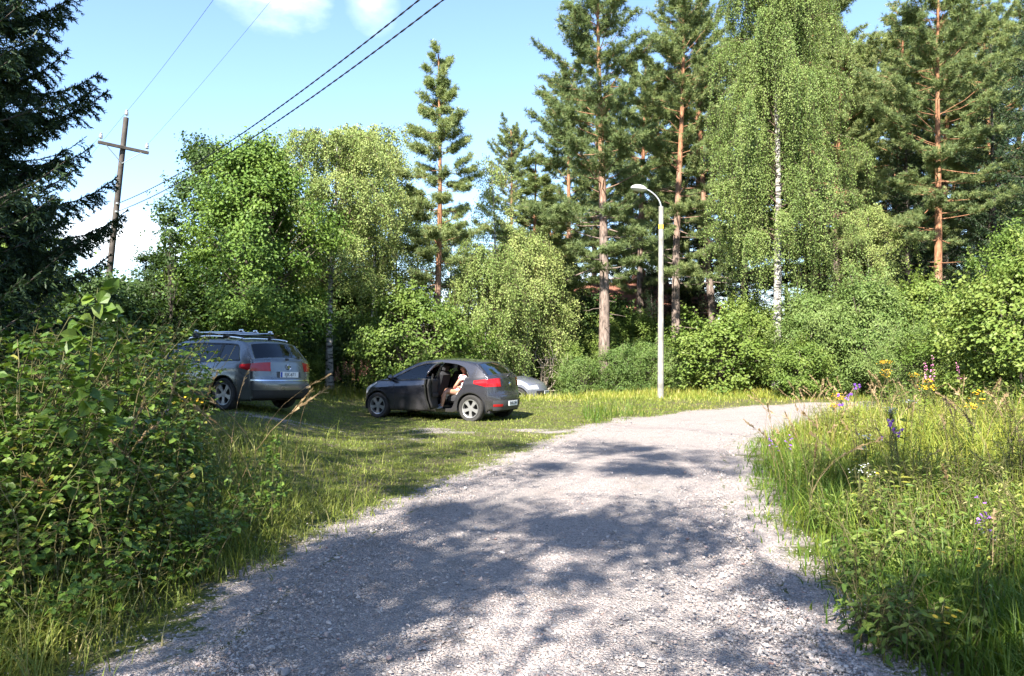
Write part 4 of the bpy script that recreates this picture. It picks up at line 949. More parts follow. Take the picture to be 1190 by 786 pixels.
def cable(a, b, sag, r, label, grp, twist=0, n=60, name='overhead_wire'):
    t = np.linspace(0, 1, n)
    P = a + (b - a) * t[:, None] - np.array([0, 0, 1]) * (4 * sag * t * (1 - t))[:, None]
    mb = MB()
    if twist:
        n2 = 1400; t = np.linspace(0, 1, n2); C = np.stack([np.interp(t, np.linspace(0, 1, n), P[:, i]) for i in range(3)], -1)
        Tn = nrm(b - a); A = nrm(np.cross(Tn, [0, 0, 1])); B = np.cross(A, Tn); ph = t * np.linalg.norm(b - a) / .42 * 6.283
        for k in range(2): mb.tube(C + (A * np.cos(ph + k * 3.14159)[:, None] + B * np.sin(ph + k * 3.14159)[:, None]) * r * .75, r, 5)
    else: mb.tube(P, r, 6)
    o = mb.build(name, M['wire'], None, True)
    return tag(o, label, 'cable', grp)
def ray(pxx, pyy, Y): return np.array([px(pxx, Y), Y, 1.6 + (408 - pyy) / 890 * Y])
def line_to(a, p, k, sag):          # from the pole through the point p and on past the viewer
    return a + (p + np.array([0, 0, 4 * sag / k * (1 - 1 / k)]) - a) * k
a1, a2 = wp(BR[0]), wp(BR[1])
cable(a1, line_to(a1, ray(480, 2, 10.4), 2.6, 2.0), 2.0, .008, 'upper of the two thick twisted cables crossing the sky', None, 1, name='overhead_cable')
cable(a2, line_to(a2, ray(508, 2, 10.0), 2.6, 2.0), 2.0, .008, 'lower of the two thick twisted cables crossing the sky', None, 1, name='overhead_cable')
i0, i1, i2 = [wp(c) for c in INS]
cable(i0, line_to(i0, ray(243, 0, 16.0), 4.0, .9), .9, .0045, 'thin wire running up from the top of the utility pole', None)
cable(i1, line_to(i1, ray(311, 0, 15.5), 4.0, .9), .9, .0035, 'thin faint wire from the right end of the crossarm', None)
back = np.array([-.70, .72, -.13])
cable(i0, i0 + back * 50, .8, .0045, 'thin wire running away from the pole top to the left', None)
cable(i2, i2 + back * 50, .8, .0045, 'thin wire running away from the left end of the crossarm', None)
# ------------------------------------------------------------------ house in the wood
M['ochre'] = plain('ochre_boards', (.62, .30, .05), .8, var=.15, vscale=3)
M['rooftile'] = plain('brown_red_roof', (.20, .085, .055), .85, var=.3, vscale=5)
M['white_trim'] = plain('white_trim', (.75, .74, .72), .6)
M['dkglass'] = plain('dark_window_glass', (.02, .025, .03), .08)
hx, hy = px(718, 43), 43.0; hz0 = float(hz(hx, hy))
root = tag(empty('house', (hx, hy, hz0), R(12)), 'ochre yellow house with a brown-red roof glimpsed between the pine trunks', 'house')
mb = MB(); W_, D_, E_ = 8.6, 7.0, 3.2
mb.box((0, 0, E_ / 2), (W_, D_, E_)); mb.add([(-W_ / 2, -D_ / 2, E_), (-W_ / 2, D_ / 2, E_), (-W_ / 2, 0, E_ + 1.7), (W_ / 2, -D_ / 2, E_), (W_ / 2, D_ / 2, E_), (W_ / 2, 0, E_ + 1.7)], t=[[0, 1, 2], [3, 5, 4]])
for i in range(44): mb.box((-W_ / 2 + .1 + i * .195, -D_ / 2 - .012, E_ / 2), (.035, .024, E_ - .02))
mb.build('wall', M['ochre'], root)
mb = MB(); n_ = np.array([0, -1.7, D_ / 2]); ang = math.atan2(1.7, D_ / 2); ln = math.hypot(1.7, D_ / 2) + .5
for s in (-1, 1):
    c_, s_ = math.cos(ang), math.sin(ang) * s * -1
    rt = np.array([[1, 0, 0], [0, c_, -s_], [0, s_, c_]]); mb.box((0, s * (D_ / 4 + .21), E_ + .85 + .0), (W_ + 1.0, ln, .14), rt)
rf = mb.build('roof', M['rooftile'], root)
mb = MB(); mb.box((1.5, .6, E_ + 2.0), (.6, .6, 1.3)); mb.build('chimney', M['rooftile'], rf)
for x in (-2.6, 0.2, 2.8):
    mb = MB(); y = -D_ / 2 - .04
    for c, d in (((x - .55, y, 1.5), (.1, .08, 1.3)), ((x + .55, y, 1.5), (.1, .08, 1.3)), ((x, y, 2.11), (1.0, .08, .1)), ((x, y, .89), (1.0, .08, .1)), ((x, y, 1.5), (.06, .07, 1.12))): mb.box(c, d)
    f = mb.build('window', M['white_trim'], root); mb = MB(); mb.box((x, -D_ / 2 - .015, 1.5), (1.0, .02, 1.12)); mb.build('pane', M['dkglass'], f)
# ------------------------------------------------------------------ cars
def paint(name, col, metal=.6, rough=.24):
    m, nt, out = new_mat(name); b = nt.nodes.new('ShaderNodeBsdfPrincipled')
    tc = nt.nodes.new('ShaderNodeTexCoord'); n = noise(nt, 2.5, 5, tc.outputs['Object']); n2 = noise(nt, 900, 1, tc.outputs['Object'])
    c = ramp(nt, [(.35, tuple(x * .85 for x in col)), (.65, tuple(x * 1.15 for x in col))], n2.outputs['Fac'])
    sep = nt.nodes.new('ShaderNodeSeparateXYZ'); L(nt, tc.outputs['Object'], sep.inputs[0])
    low = math_(nt, 'MULTIPLY', math_(nt, 'SUBTRACT', 1.0, math_(nt, 'DIVIDE', sep.outputs['Z'], .75), True), n.outputs['Fac'])   # road dust
    L(nt, mixc(nt, c.outputs[0], (.20, .18, .15), math_(nt, 'MULTIPLY', low, .5)), b.inputs['Base Color'])
    b.inputs['Metallic'].default_value = metal; L(nt, math_(nt, 'ADD', math_(nt, 'MULTIPLY', n.outputs['Fac'], .12), rough - .06), b.inputs['Roughness'])
    b.inputs['Coat Weight'].default_value = .8; b.inputs['Coat Roughness'].default_value = .06
    L(nt, b.outputs[0], out.inputs[0]); return m
def glass(name, tint, alpha):
    m, nt, out = new_mat(name)
    t = nt.nodes.new('ShaderNodeBsdfTransparent'); t.inputs[0].default_value = (*tint, 1)
    g_ = nt.nodes.new('ShaderNodeBsdfGlossy'); g_.inputs['Roughness'].default_value = .03; g_.inputs['Color'].default_value = (.9, .95, 1, 1)
    fr = nt.nodes.new('ShaderNodeFresnel'); fr.inputs[0].default_value = 1.55
    mx = nt.nodes.new('ShaderNodeMixShader'); L(nt, math_(nt, 'ADD', fr.outputs[0], alpha, True), mx.inputs[0]); L(nt, t.outputs[0], mx.inputs[1]); L(nt, g_.outputs[0], mx.inputs[2]); L(nt, mx.outputs[0], out.inputs[0])
    return m
M['p_hatch'] = paint('graphite_paint', (.058, .059, .072)); M['p_estate'] = paint('silver_grey_paint', (.15, .162, .175), .6, .28); M['p_blue'] = paint('silver_blue_paint', (.20, .215, .27), .5, .25)
M['glass'] = glass('car_glass', (.78, .86, .82), .0); M['glass_dk'] = glass('tinted_glass', (.10, .115, .115), .0); M['glass_rr'] = glass('rear_glass', (.16, .18, .18), .30)
M['trim'] = plain('black_plastic', (.018, .018, .019), .55, var=.2)
M['trim_grey'] = plain('grey_plastic', (.05, .05, .053), .6)
M['rubber'] = plain('tyre_rubber', (.025, .024, .023), .85, var=.3, vscale=20)
M['alloy'] = plain('alloy_rim', (.45, .45, .45), .32, .7)
M['alloy_dk'] = plain('dirty_alloy_rim', (.30, .30, .30), .45, .6)
M['red_lens'] = plain('red_lamp_lens', (.36, .008, .014), .2, coat=.3); M['dk_red'] = plain('red_reflector', (.30, .01, .012), .3)
M['chrome'] = plain('chrome', (.75, .75, .77), .12, 1.0); M['headlamp'] = plain('headlamp_lens', (.60, .63, .66), .08, .3, coat=1)
M['seat'] = plain('dark_seat_cloth', (.022, .022, .025), .95, var=.2); M['inner'] = plain('car_interior', (.016, .016, .018), .9)
M['plate'] = plain('plate_white', (.70, .71, .72), .45); M['plate_b'] = plain('plate_blue', (.03, .08, .40), .5); M['ink'] = plain('plate_ink', (.015, .015, .02), .6)
def curve(pts):
    P = np.array(sorted(pts), float); X, Z = P[:, 0], P[:, 1]
    dx = np.diff(X); dl = np.diff(Z) / dx; mm = np.zeros(len(X)); mm[0], mm[-1] = dl[0], dl[-1]
    for i in range(1, len(X) - 1):
        mm[i] = 0 if dl[i - 1] * dl[i] <= 0 else 2 * dl[i - 1] * dl[i] / (dl[i - 1] + dl[i])
    def f(x):
        x = np.clip(np.asarray(x, float), X[0], X[-1]); i = np.clip(np.searchsorted(X, x) - 1, 0, len(X) - 2)
        h = dx[i]; t = (x - X[i]) / h
        return (2 * t ** 3 - 3 * t ** 2 + 1) * Z[i] + (t ** 3 - 2 * t ** 2 + t) * h * mm[i] + (-2 * t ** 3 + 3 * t ** 2) * Z[i + 1] + (t ** 3 - t ** 2) * h * mm[i + 1]
    return f
class Car:
    def __init__(c, **k):
        c.__dict__.update(k); c.spec = k
        c.top = curve(k['top_pts']); c.wf = curve(k['w_pts']); c.belt = curve(k['belt_pts']); c.dlo = curve(k['dlo_pts'])
        c.fsh = curve(k['fsh']); c.rsh = curve(k['rsh']); c.dsh = curve(k['dsh'])
    def y(c, x, z):
        x = np.asarray(x, float); z = np.asarray(z, float); w = c.wf(x); zb = c.belt(x)
        lo = 1 - .085 * np.clip((.60 - z) / .42, 0, 1) ** 2; hi = 1 - .055 * np.clip((z - .60) / (zb - .60 + 1e-6), 0, 1) ** 2
        yb = w * np.where(z < .60, lo, hi) + .010 * np.exp(-((z - (zb - .13)) / .035) ** 2) - .012 * np.exp(-((z - .40) / .07) ** 2)
        d = np.clip(z - zb, 0, None)
        return yb - d * c.tumble - .22 * d * d
    def zlo(c, x):
        x = np.asarray(x, float); z = np.full(x.shape, c.sill)
        for xw in c.wx:
            d2 = c.ra ** 2 - (x - xw) ** 2; z = np.maximum(z, np.where(d2 > 0, c.rw + np.sqrt(np.maximum(d2, 0)), 0))
        return z
    def xs(c, a, b, n=120):
        X = list(np.linspace(a, b, n))
        for xw in c.wx:
            X += list(xw + c.ra * np.cos(np.linspace(0, math.pi, 25))) + [xw - c.ra - .001, xw + c.ra + .001]
        X += list(c.dlo_x); X = np.array(sorted(set(np.round(X, 5)))); return X[(X >= min(a, b) - 1e-6) & (X <= max(a, b) + 1e-6)]
    def side(c, mb, X, zl, zh, s, nz=14, off=0.0, gamma=1.0):
        zl = np.asarray(zl, float); zh = np.maximum(np.asarray(zh, float), zl + 1e-4)
        v = np.linspace(0, 1, nz)[None] ** gamma; Z = zl[:, None] * (1 - v) + zh[:, None] * v; XX = np.repeat(X[:, None], nz, 1)
        mb.grid(np.stack([XX, s * (c.y(XX, Z) + off), Z], -1), flip=(s < 0))
    def sweep(c, mb, X, v0=-1, v1=1, nv=25, off=0.0):
        """the surface over the top: bonnet, windscreen, roof, rear window"""
        v = np.linspace(v0, v1, nv)[None]; zt = c.top(X)[:, None]; yr = c.y(X, c.top(X))[:, None]
        k = 1 - np.abs(v) ** 2.4
        XX = X[:, None] + c.dsh(X)[:, None] * k + 0 * v; ZZ = zt + c.crown * k + off + 0 * X[:, None]
        mb.grid(np.stack([XX, yr * v, ZZ], -1), flip=True)
    def cap(c, mb, front, z0, z1, v0=-1, v1=1, nz=14, nv=31, off=0.0):
        z = np.linspace(z0, z1, nz)[:, None]; v = np.linspace(v0, v1, nv)[None]; x0 = c.xf if front else c.xr
        sh = (c.fsh if front else c.rsh)(z); yc = c.y(np.full(z.shape, x0), np.minimum(z, c.top(x0)))
        k = 1 - np.abs(v) ** (2.3 if front else c.rexp); sg = 1 if front else -1
        mb.grid(np.stack([x0 + sg * (sh * k + off) + 0 * v, yc * v * (1 + off * .5), z + 0 * v + c.crown * k * np.clip((z - c.top(x0) + .12) / .12, 0, 1)], -1), flip=not front)
def wheel(root, x, y, r, w, rim_mat, side, spokes=5, name='wheel'):
    """a wheel at its hub; side = +1 when its outer face looks to +y"""
    rot = Matrix.Rotation(R(-90 * side), 4, 'X')
    ri = r * .66; h = w / 2
    mb = MB(); mb.lathe([(ri, -h * .9), (r * .90, -h), (r * .975, -h * .8), (r, -h * .5), (r, h * .5), (r * .975, h * .8), (r * .90, h), (ri + .012, h * .92), (ri, h * .8)], 40, rot)
    mb.lathe([(0, -h * .3), (ri, -h * .3)], 24, rot)
    o = mb.build('wheel', M['rubber'], root, True, autos=40); o.location = (x, y, r)
    mb = MB(); mb.lathe([(ri + .004, h * .82), (ri, h * .96), (ri * .93, h * .90), (ri * .90, h * .1)], 40, rot); mb.lathe([(0, h * .82), (.05, h * .80), (.062, h * .6)], 20, rot)
    for k in range(spokes):
        a = k * 6.28318 / spokes + .3; ca, sa = math.cos(a), math.sin(a)
        pts = []
        for rr, ww, zz in ((.03, .034, .76), (ri * .5, .030, .80), (ri * .94, .052, .86)):
            for dz in (0, -.25): pts += [(rr * ca - s_ * ww * sa, rr * sa + s_ * ww * ca, h * (zz + dz)) for s_ in (-1, 1)]
        P = np.array(pts) @ np.array(rot.to_3x3()).T
        mb.add(P, [[0, 1, 5, 4], [4, 5, 9, 8], [0, 4, 6, 2], [4, 8, 10, 6], [1, 3, 7, 5], [5, 7, 11, 9]])
    mb.build('rim', rim_mat, o, True, autos=30)
    return o
def text_mesh(name, body, size, mat, parent):
    cu = bpy.data.curves.new(name, 'FONT'); cu.body = body; cu.size = size; cu.align_x = 'CENTER'; cu.align_y = 'CENTER'; cu.extrude = .001
    t = bpy.data.objects.new(name, cu); COL.objects.link(t)
    me = bpy.data.meshes.new_from_object(t.evaluated_get(bpy.context.evaluated_depsgraph_get()))
    bpy.data.objects.remove(t); me.materials.clear(); me.materials.append(mat)
    return link(name, me, parent)
def number_plate(root, loc, w, h, body, facing, blue=True):
    """facing: unit x direction (+1 front, -1 rear)"""
    mb = MB(); mb.box((0, 0, 0), (w, h, .012), None, .004); p = mb.build('number_plate', M['plate'], root)
    p.matrix_local = Matrix.Translation(loc) @ Matrix(((0, 0, facing, 0), (facing, 0, 0, 0), (0, 1, 0, 0), (0, 0, 0, 1)))
    if blue: mb = MB(); mb.box((-w / 2 + .03, 0, .0075), (.045, h * .9, .003)); mb.build('blue_strip', M['plate_b'], p)
    t = text_mesh('plate_letters', body, h * .86, M['ink'], p); t.location = (.02 if blue else 0, 0, .0075); t.scale = (.98, 1, 1)
    return p
def seats(c, root, xf, xb, zf=.32):
    for y in (-.36, .36):
        mb = MB(); mb.box((xf, y, zf + .16), (.52, .50, .20), None, .06); rt = np.array(Matrix.Rotation(R(-17), 3, 'Y')); mb.box((xf - .34, y, zf + .52), (.16, .48, .62), rt, .06); mb.box((xf - .45, y, zf + .90), (.10, .26, .18), rt, .04); mb.build('front_seat', M['seat'], root, True, autos=40)
    mb = MB(); mb.box((xb, 0, zf + .18), (.52, 1.22, .20), None, .06); rt = np.array(Matrix.Rotation(R(-20), 3, 'Y')); mb.box((xb - .38, 0, zf + .50), (.16, 1.22, .58), rt, .06)
    for y in (-.40, .40): mb.box((xb - .50, y, zf + .86), (.09, .24, .15), rt, .04)
    mb.build('rear_seat', M['seat'], root, True, autos=40)
    mb = MB(); mb.box((xf + .75, 0, .80), (.42, 1.3, .22), None, .07); mb.lathe([(.165, -.012), (.18, 0), (.165, .012)], 24, Matrix.Translation((xf + .48, .36, .86)) @ Matrix.Rotation(R(65), 4, 'Y')); mb.build('dashboard', M['inner'], root, True, autos=40)
def build_car(c, root, paintm, door_open=False):
    X = c.xs(c.xr, c.xf); zb = c.belt(X) + .025; dl = np.maximum(c.dlo(X), zb); tp = np.maximum(c.top(X), zb)
    low = np.minimum(zb, c.top(X)); zl = c.zlo(X)
    mb = MB()
    for s in (-1, 1):
        inside = (X > c.open[0]) & (X < c.open[1]) if (door_open and s > 0) else np.zeros(len(X), bool)
        if inside.any():
            zo = np.maximum(c.open_curve(X), zl + .02)
            i0, i1 = np.where(inside)[0][[0, -1]]
            c.side(mb, X[:i0 + 1], zl[:i0 + 1], low[:i0 + 1], s); c.side(mb, X[i1:], zl[i1:], low[i1:], s)
            c.side(mb, X[i0:i1 + 1], zl[i0:i1 + 1], np.minimum(zo, low)[i0:i1 + 1], s, 6)
        else: c.side(mb, X, zl, low, s)
        m = (c.top(X) > zb) ; c.side(mb, X[m], dl[m], tp[m], s, 6)
    # top: bonnet, roof, and the pillars left and right of the two screens
    a0, a1 = c.ws; r0, r1 = c.rg
    def Xr(a, b, n): return np.linspace(a, b, n)
    c.sweep(mb, Xr(a0, c.xf, 26)); c.sweep(mb, Xr(r1, a1, 40))
    if r0 > c.xr + .005: c.sweep(mb, Xr(c.xr, r0, 6))
    for v0, v1 in ((-1, -.90), (.90, 1)):
        c.sweep(mb, Xr(a1, a0, 20), v0, v1, 4); c.sweep(mb, Xr(r0, r1, 12), v0, v1, 4)
    c.cap(mb, True, c.fz[0], c.top(c.xf)); c.cap(mb, False, c.rz[0], c.top(c.xr))
    body = mb.build('body', paintm, root, True, weld=.002, autos=38)
    sol = body.modifiers.new('thickness', 'SOLIDIFY'); sol.thickness = .018; sol.offset = -1
    # glass
    mb = MB(); c.sweep(mb, Xr(a1 + .0, a0, 20), -.90, .90, 21, -.004); mb.build('windscreen', M['glass'], root, True)
    mb = MB(); c.sweep(mb, Xr(r0, r1, 12), -.90, .90, 21, -.004); mb.build('rear_window', c.rear_glass, root, True)
    w0, w1 = c.dlo_x[0], c.dlo_x[-1]
    for s in (-1, 1):
        m = (X >= w0 - 1e-6) & (X <= w1 + 1e-6)
        segs = []
        bounds = [w1] + [p for p in c.pillars] + [w0]
        for k in range(len(bounds) - 1):
            hi_, lo_ = bounds[k] - (.035 if k else 0), bounds[k + 1] + (.035 if k < len(bounds) - 2 else 0)
            if door_open and s > 0 and (lo_ + hi_) / 2 > c.open[0] and (lo_ + hi_) / 2 < c.open[1]: continue
            xx = np.array(sorted(set([lo_, hi_] + [x for x in X if lo_ < x < hi_])))
            mb = MB(); c.side(mb, xx, c.belt(xx) + .025, np.maximum(c.dlo(xx), c.belt(xx) + .026), s, 6, -.006); mb.build('side_window', c.side_glass if k else M['glass'], root, True)
        mb = MB()
        for p in c.pillars:
            if door_open and s > 0 and c.open[0] < p < c.open[1] - .01: continue
            xx = np.linspace(p - .037, p + .037, 4); c.side(mb, xx, c.belt(xx) + .024, c.dlo(xx) + .002, s, 6, -.001)
        xx = X[m]; b_ = c.belt(xx) + .025      # window surround
        ok = (~((xx > c.open[0]) & (xx < c.open[1]))) if (door_open and s > 0) else np.ones(len(xx), bool)
        for seg in (np.split(np.arange(len(xx))[ok], np.where(np.diff(np.arange(len(xx))[ok]) > 1)[0] + 1)):
            if len(seg) > 2: c.side(mb, xx[seg], b_[seg] - .012, b_[seg] + .012, s, 3, .004)
            if len(seg) > 2: c.side(mb, xx[seg], np.maximum(c.dlo(xx[seg]) - .014, b_[seg]), np.maximum(c.dlo(xx[seg]), b_[seg]) + .012, s, 3, .004)
        mb.build('window_trim', M['trim'], root, True)
        # shut lines, handles, mirror
        mb = MB()
        for xg, z0, z1 in c.gaps:
            if door_open and s > 0 and c.open[0] - .02 < xg < c.open[1] - .02: continue
            zz = np.linspace(z0, z1, 10); xx = np.full(10, xg) + c.gapcurve(zz) * (1 if xg > 0 else 0)
            mb.tube(np.stack([xx, s * (c.y(xx, zz) - .001), zz], -1), .0055, 4, False)
        mb.build('shut_line', M['ink'], root)
        for xh in c.handles:
            if door_open and s > 0 and c.open[0] < xh < c.open[1]: continue
            zh = float(c.belt(xh)) - .12; mb = MB(); mb.box((xh, s * (float(c.y(xh, zh)) + .022), zh), (.19, .03, .032), None, .01); mb.build('door_handle', paintm, root, True, autos=50)
        xm = c.dlo_x[-1] - .10; zm = float(c.belt(xm)) + .09; ym = float(c.y(xm, zm))
        mb = MB(); mb.box((xm, s * (ym + .13), zm), (.13, .20, .14), np.array(Matrix.Rotation(R(10 * s), 3, 'Z')), .05); mb.box((xm, s * (ym + .03), zm - .05), (.06, .12, .03)); mb.build('wing_mirror', paintm, root, True, autos=50)
    # dark underside, wheel wells, floor and bumper inserts
    mb = MB(); mb.box((0, 0, c.sill + .03), (c.xf - c.xr + .1, c.W * 2 - .30, .05))
    for xw in c.wx:
        an = np.linspace(-.25, math.pi + .25, 20); P = np.stack([xw + (c.ra + .008) * np.cos(an), 0 * an, c.rw + (c.ra + .008) * np.sin(an)], -1)
        for s in (-1, 1): mb.grid(np.stack([P + [0, s * (c.W - .035), 0], P + [0, s * (c.W - .32), 0]], 1))
        mb.box((xw, 0, c.rw), (.10, c.W * 2 - .4, .08))
    mb.build('underbody', M['inner'], root)
    for xw in c.wx:
        for s in (-1, 1): wheel(root, xw, s * (c.W - .125), c.rw, .205, c.rim, s, c.spokes)
    seats(c, root, c.seat_x[0], c.seat_x[1])
    return body
def lamp(c, root, name, mat, s, zc, zh, v_in, x_in, off=.006):
    """lamp lens wrapping round a rear corner"""
    mb = MB(); xs = np.linspace(c.xr, x_in, 9); k = np.linspace(1, .35, 9)
    c.side(mb, xs, zc - zh * k + zh * .3 * (1 - k), zc + zh * k + zh * .5 * (1 - k), s, 6, off)
    z = np.linspace(zc - zh, zc + zh, 8)
    c.cap(mb, False, zc - zh, zc + zh, min(s * v_in, s), max(s * v_in, s), 8, 12, off)
    return mb.build(name, mat, root, True, weld=.004)
def place(root_name, x, y, z, hd, label, pitch=0, roll=0):
    r_ = tag(empty(root_name, (x, y, z), math.atan2(hd[1], hd[0])), label, 'car'); r_.rotation_euler = (roll, pitch, math.atan2(hd[1], hd[0])); return r_
# ---- dark hatchback with its rear door open
hb = Car(W=.86, sill=.21, rw=.312, ra=.352, wx=(1.29, -1.28), xf=1.68, xr=-1.66, crown=.045, tumble=.40, rexp=3.2,
    top_pts=[(-1.66, 1.02), (-1.56, 1.12), (-1.42, 1.255), (-1.32, 1.325), (-1.0, 1.375), (-.5, 1.405), (-.1, 1.39), (.2, 1.345), (.5, 1.225), (.85, 1.05), (1.02, .965), (1.3, .90), (1.55, .80), (1.68, .715)],
    w_pts=[(-1.66, .79), (-1.3, .845), (-.7, .86), (.6, .86), (1.2, .85), (1.5, .80), (1.68, .735)],
    belt_pts=[(-1.66, 1.02), (-1.1, .985), (0, .935), (.9, .895), (1.68, .86)],
    dlo_pts=[(-1.24, 1.01), (-1.18, 1.10), (-1.05, 1.235), (-.8, 1.315), (-.4, 1.348), (-.05, 1.335), (.22, 1.275), (.55, 1.13), (.86, .965), (.95, .92)], dlo_x=np.concatenate([np.linspace(-1.24, -1.0, 14), np.linspace(-1, .95, 40)]),
    fsh=[(.2, .26), (.35, .36), (.5, .36), (.62, .31), (.72, .22), (1, .2)], rsh=[(.2, .18), (.3, .25), (.45, .285), (.60, .27), (.66, .225), (.85, .20), (1.02, .16), (1.1, .15)],
    dsh=[(-1.66, -.16), (-1.35, -.10), (-1.0, 0), (.0, .0), (.25, .06), (1.0, .16), (1.3, .14), (1.68, .22)],
    ws=(1.0, .24), rg=(-1.62, -1.36), fz=(.2,), rz=(.27,), pillars=(-.30,), gaps=((.80, .28, .93), (-.30, .28, .95), (-1.04, .72, .99)), gapcurve=lambda z: .05 * np.exp(-((z - .35) / .2) ** 2) * 0,
    handles=(-.10, -.88), rim=M['alloy'], spokes=5, seat_x=(.10, -.78), rear_glass=M['glass_rr'], side_glass=M['glass'], open=(-1.14, -.30))
hb.open_curve = curve([(-1.66, 1.0), (-1.14, .99), (-1.06, .80), (-.97, .665), (-.88, .50), (-.82, .36), (-.76, .30), (-.30, .285), (0, .28)])
h_ = Vector((-.894, .447, 0)); hx_, hy_ = -1.72, 18.64
root = place('hatchback_car', hx_, hy_, float(hz(hx_, hy_)) - .01, h_, 'dark grey hatchback parked on the lawn with its rear side door open')
build_car(hb, root, M['p_hatch'], True)
for s in (-1, 1):
    lamp(hb, root, 'tail_light', M['red_lens'], s, .895, .085, .52, -1.36)
    mb = MB(); hb.cap(mb, False, .36, .415, *sorted((s * .55, s * .86)), 4, 8, .012); mb.build('reflector', M['dk_red'], root, True)
    mb = MB(); X_ = np.linspace(1.33, 1.68, 9); hb.side(mb, X_, hb.top(X_) - .03 - .10 * np.linspace(.25, 1, 9), hb.top(X_) - .018, s, 5, .005); hb.cap(mb, True, .60, .70, *sorted((s * .62, s)), 5, 9, .006); mb.build('headlight', M['headlamp'], root, True, weld=.004)
mb = MB(); hb.cap(mb, False, .27, .50, -.86, .86, 8, 24, .006); mb.build('bumper_insert', M['trim_grey'], root, True)
mb = MB(); hb.cap(mb, False, .625, .645, -.96, .96, 3, 24, .006); mb.build('bumper_edge', M['p_hatch'], root, True)
mb = MB(); hb.cap(mb, True, .24, .52, -.72, .72, 8, 20, .005); mb.build('grille', M['trim'], root, True)
number_plate(root, (-1.66 - .292, 0, .415), .44, .115, 'FNB-284', -1, False)
mb = MB(); mb.lathe([(0, .012), (.035, .010), (.045, 0)], 20, Matrix.Translation((-1.66 - .208, 0, .86)) @ Matrix.Rotation(R(-90), 4, 'Y')); o = mb.build('emblem', M['chrome'], root, True); o.scale = (1, 1.2, 1)
mb = MB(); mb.tube(np.array([(-1.80, 0, 1.06), (-1.795, -.16, 1.09), (-1.775, -.34, 1.11)]), [.016, .012, .008], 6); mb.box((-1.815, 0, 1.045), (.07, .10, .05), None, .015); mb.build('rear_wiper', M['trim'], root, True, autos=50)
# the open door swings on the B pillar
X_ = np.array([x for x in hb.xs(-1.14, -.30)]); zo = np.maximum(hb.open_curve(X_), hb.zlo(X_) + .02); bz = hb.belt(X_) + .025
hp = Vector((-.30, float(hb.y(-.30, .6)) + .01, 0)); th = R(74)
def swing(o): o.matrix_local = Matrix.Translation(hp) @ Matrix.Rotation(-th, 4, 'Z') @ Matrix.Translation(-hp)
mb = MB(); hb.side(mb, X_, zo, bz, 1, 12, .003); hb.side(mb, X_, np.maximum(hb.dlo(X_) - .03, bz), np.maximum(hb.dlo(X_), bz) + .02, 1, 4, .003)
for xa, xb in ((-.335, -.30),): xx = np.linspace(xa, xb, 3); hb.side(mb, xx, hb.belt(xx) + .02, hb.dlo(xx), 1, 5, .003)
door = mb.build('rear_door', M['p_hatch'], root, True, weld=.002, autos=40); tag(door, 'open rear side door swung wide'); sol = door.modifiers.new('thickness', 'SOLIDIFY'); sol.thickness = .035; sol.offset = -1; swing(door)
mb = MB(); m = (X_ > -1.10) & (X_ < -.33); hb.side(mb, X_[m], zo[m] + .03, bz[m] - .01, 1, 10, -.07); hb.side(mb, X_[m][4:-4], zo[m][4:-4] + .28, zo[m][4:-4] * 0 + .66, 1, 4, -.11); o = mb.build('inner_panel', M['inner'], door, True); sol = o.modifiers.new('thickness', 'SOLIDIFY'); sol.thickness = .04
mb = MB(); m = (X_ > -1.12) & (X_ < -.33); hb.side(mb, X_[m], bz[m], np.maximum(hb.dlo(X_[m]) - .02, bz[m] + .002), 1, 6, -.012); mb.build('side_window', M['glass'], door, True)
mb = MB(); mb.box((-.98, float(hb.y(-.98, .87)) + .022, .87), (.19, .03, .032), None, .01); mb.build('door_handle', M['p_hatch'], door, True)
hatch_root = root
# ---- silver grey estate car with roof bars
es = Car(W=.89, sill=.20, rw=.325, ra=.365, wx=(1.32, -1.31), xf=1.72, xr=-1.98, crown=.05, tumble=.38, rexp=3.6,
    top_pts=[(-1.98, .985), (-1.90, 1.08), (-1.78, 1.24), (-1.70, 1.335), (-1.5, 1.375), (-1.0, 1.40), (-.4, 1.415), (0, 1.40), (.3, 1.345), (.6, 1.22), (.95, 1.04), (1.1, .975), (1.4, .92), (1.6, .84), (1.72, .75)],
    w_pts=[(-1.98, .815), (-1.6, .87), (-.7, .89), (.6, .89), (1.2, .885), (1.5, .84), (1.72, .76)],
    belt_pts=[(-1.98, .985), (-1.0, .955), (.9, .90), (1.72, .88)],
    dlo_pts=[(-1.70, .99), (-1.66, 1.05), (-1.55, 1.25), (-1.45, 1.31), (-1.0, 1.335), (-.4, 1.345), (0, 1.33), (.3, 1.265), (.6, 1.14), (.92, .97), (1.0, .925)], dlo_x=np.concatenate([np.linspace(-1.70, -1.4, 14), np.linspace(-1.4, 1.0, 44)]),
    fsh=[(.2, .28), (.35, .38), (.5, .38), (.62, .34), (.75, .25), (1, .2)], rsh=[(.2, .20), (.32, .27), (.5, .30), (.60, .285), (.66, .24), (.80, .21), (.985, .16), (1.1, .15)],
    dsh=[(-1.98, -.16), (-1.75, -.10), (-1.45, 0), (.05, 0), (.3, .06), (1.05, .17), (1.4, .15), (1.72, .25)],
    ws=(1.08, .33), rg=(-1.95, -1.73), fz=(.2,), rz=(.26,), pillars=(-.05, -1.08), gaps=((.85, .28, .93), (-.05, .28, .95), (-1.03, .74, .98)), gapcurve=lambda z: 0 * z,
    handles=(.16, -.86), rim=M['alloy_dk'], spokes=5, seat_x=(.20, -.72), rear_glass=M['glass_dk'], side_glass=M['glass_dk'], open=(9, 9))
h_ = Vector((-.88, .475, 0)).normalized(); hx_, hy_ = -6.44, 16.45
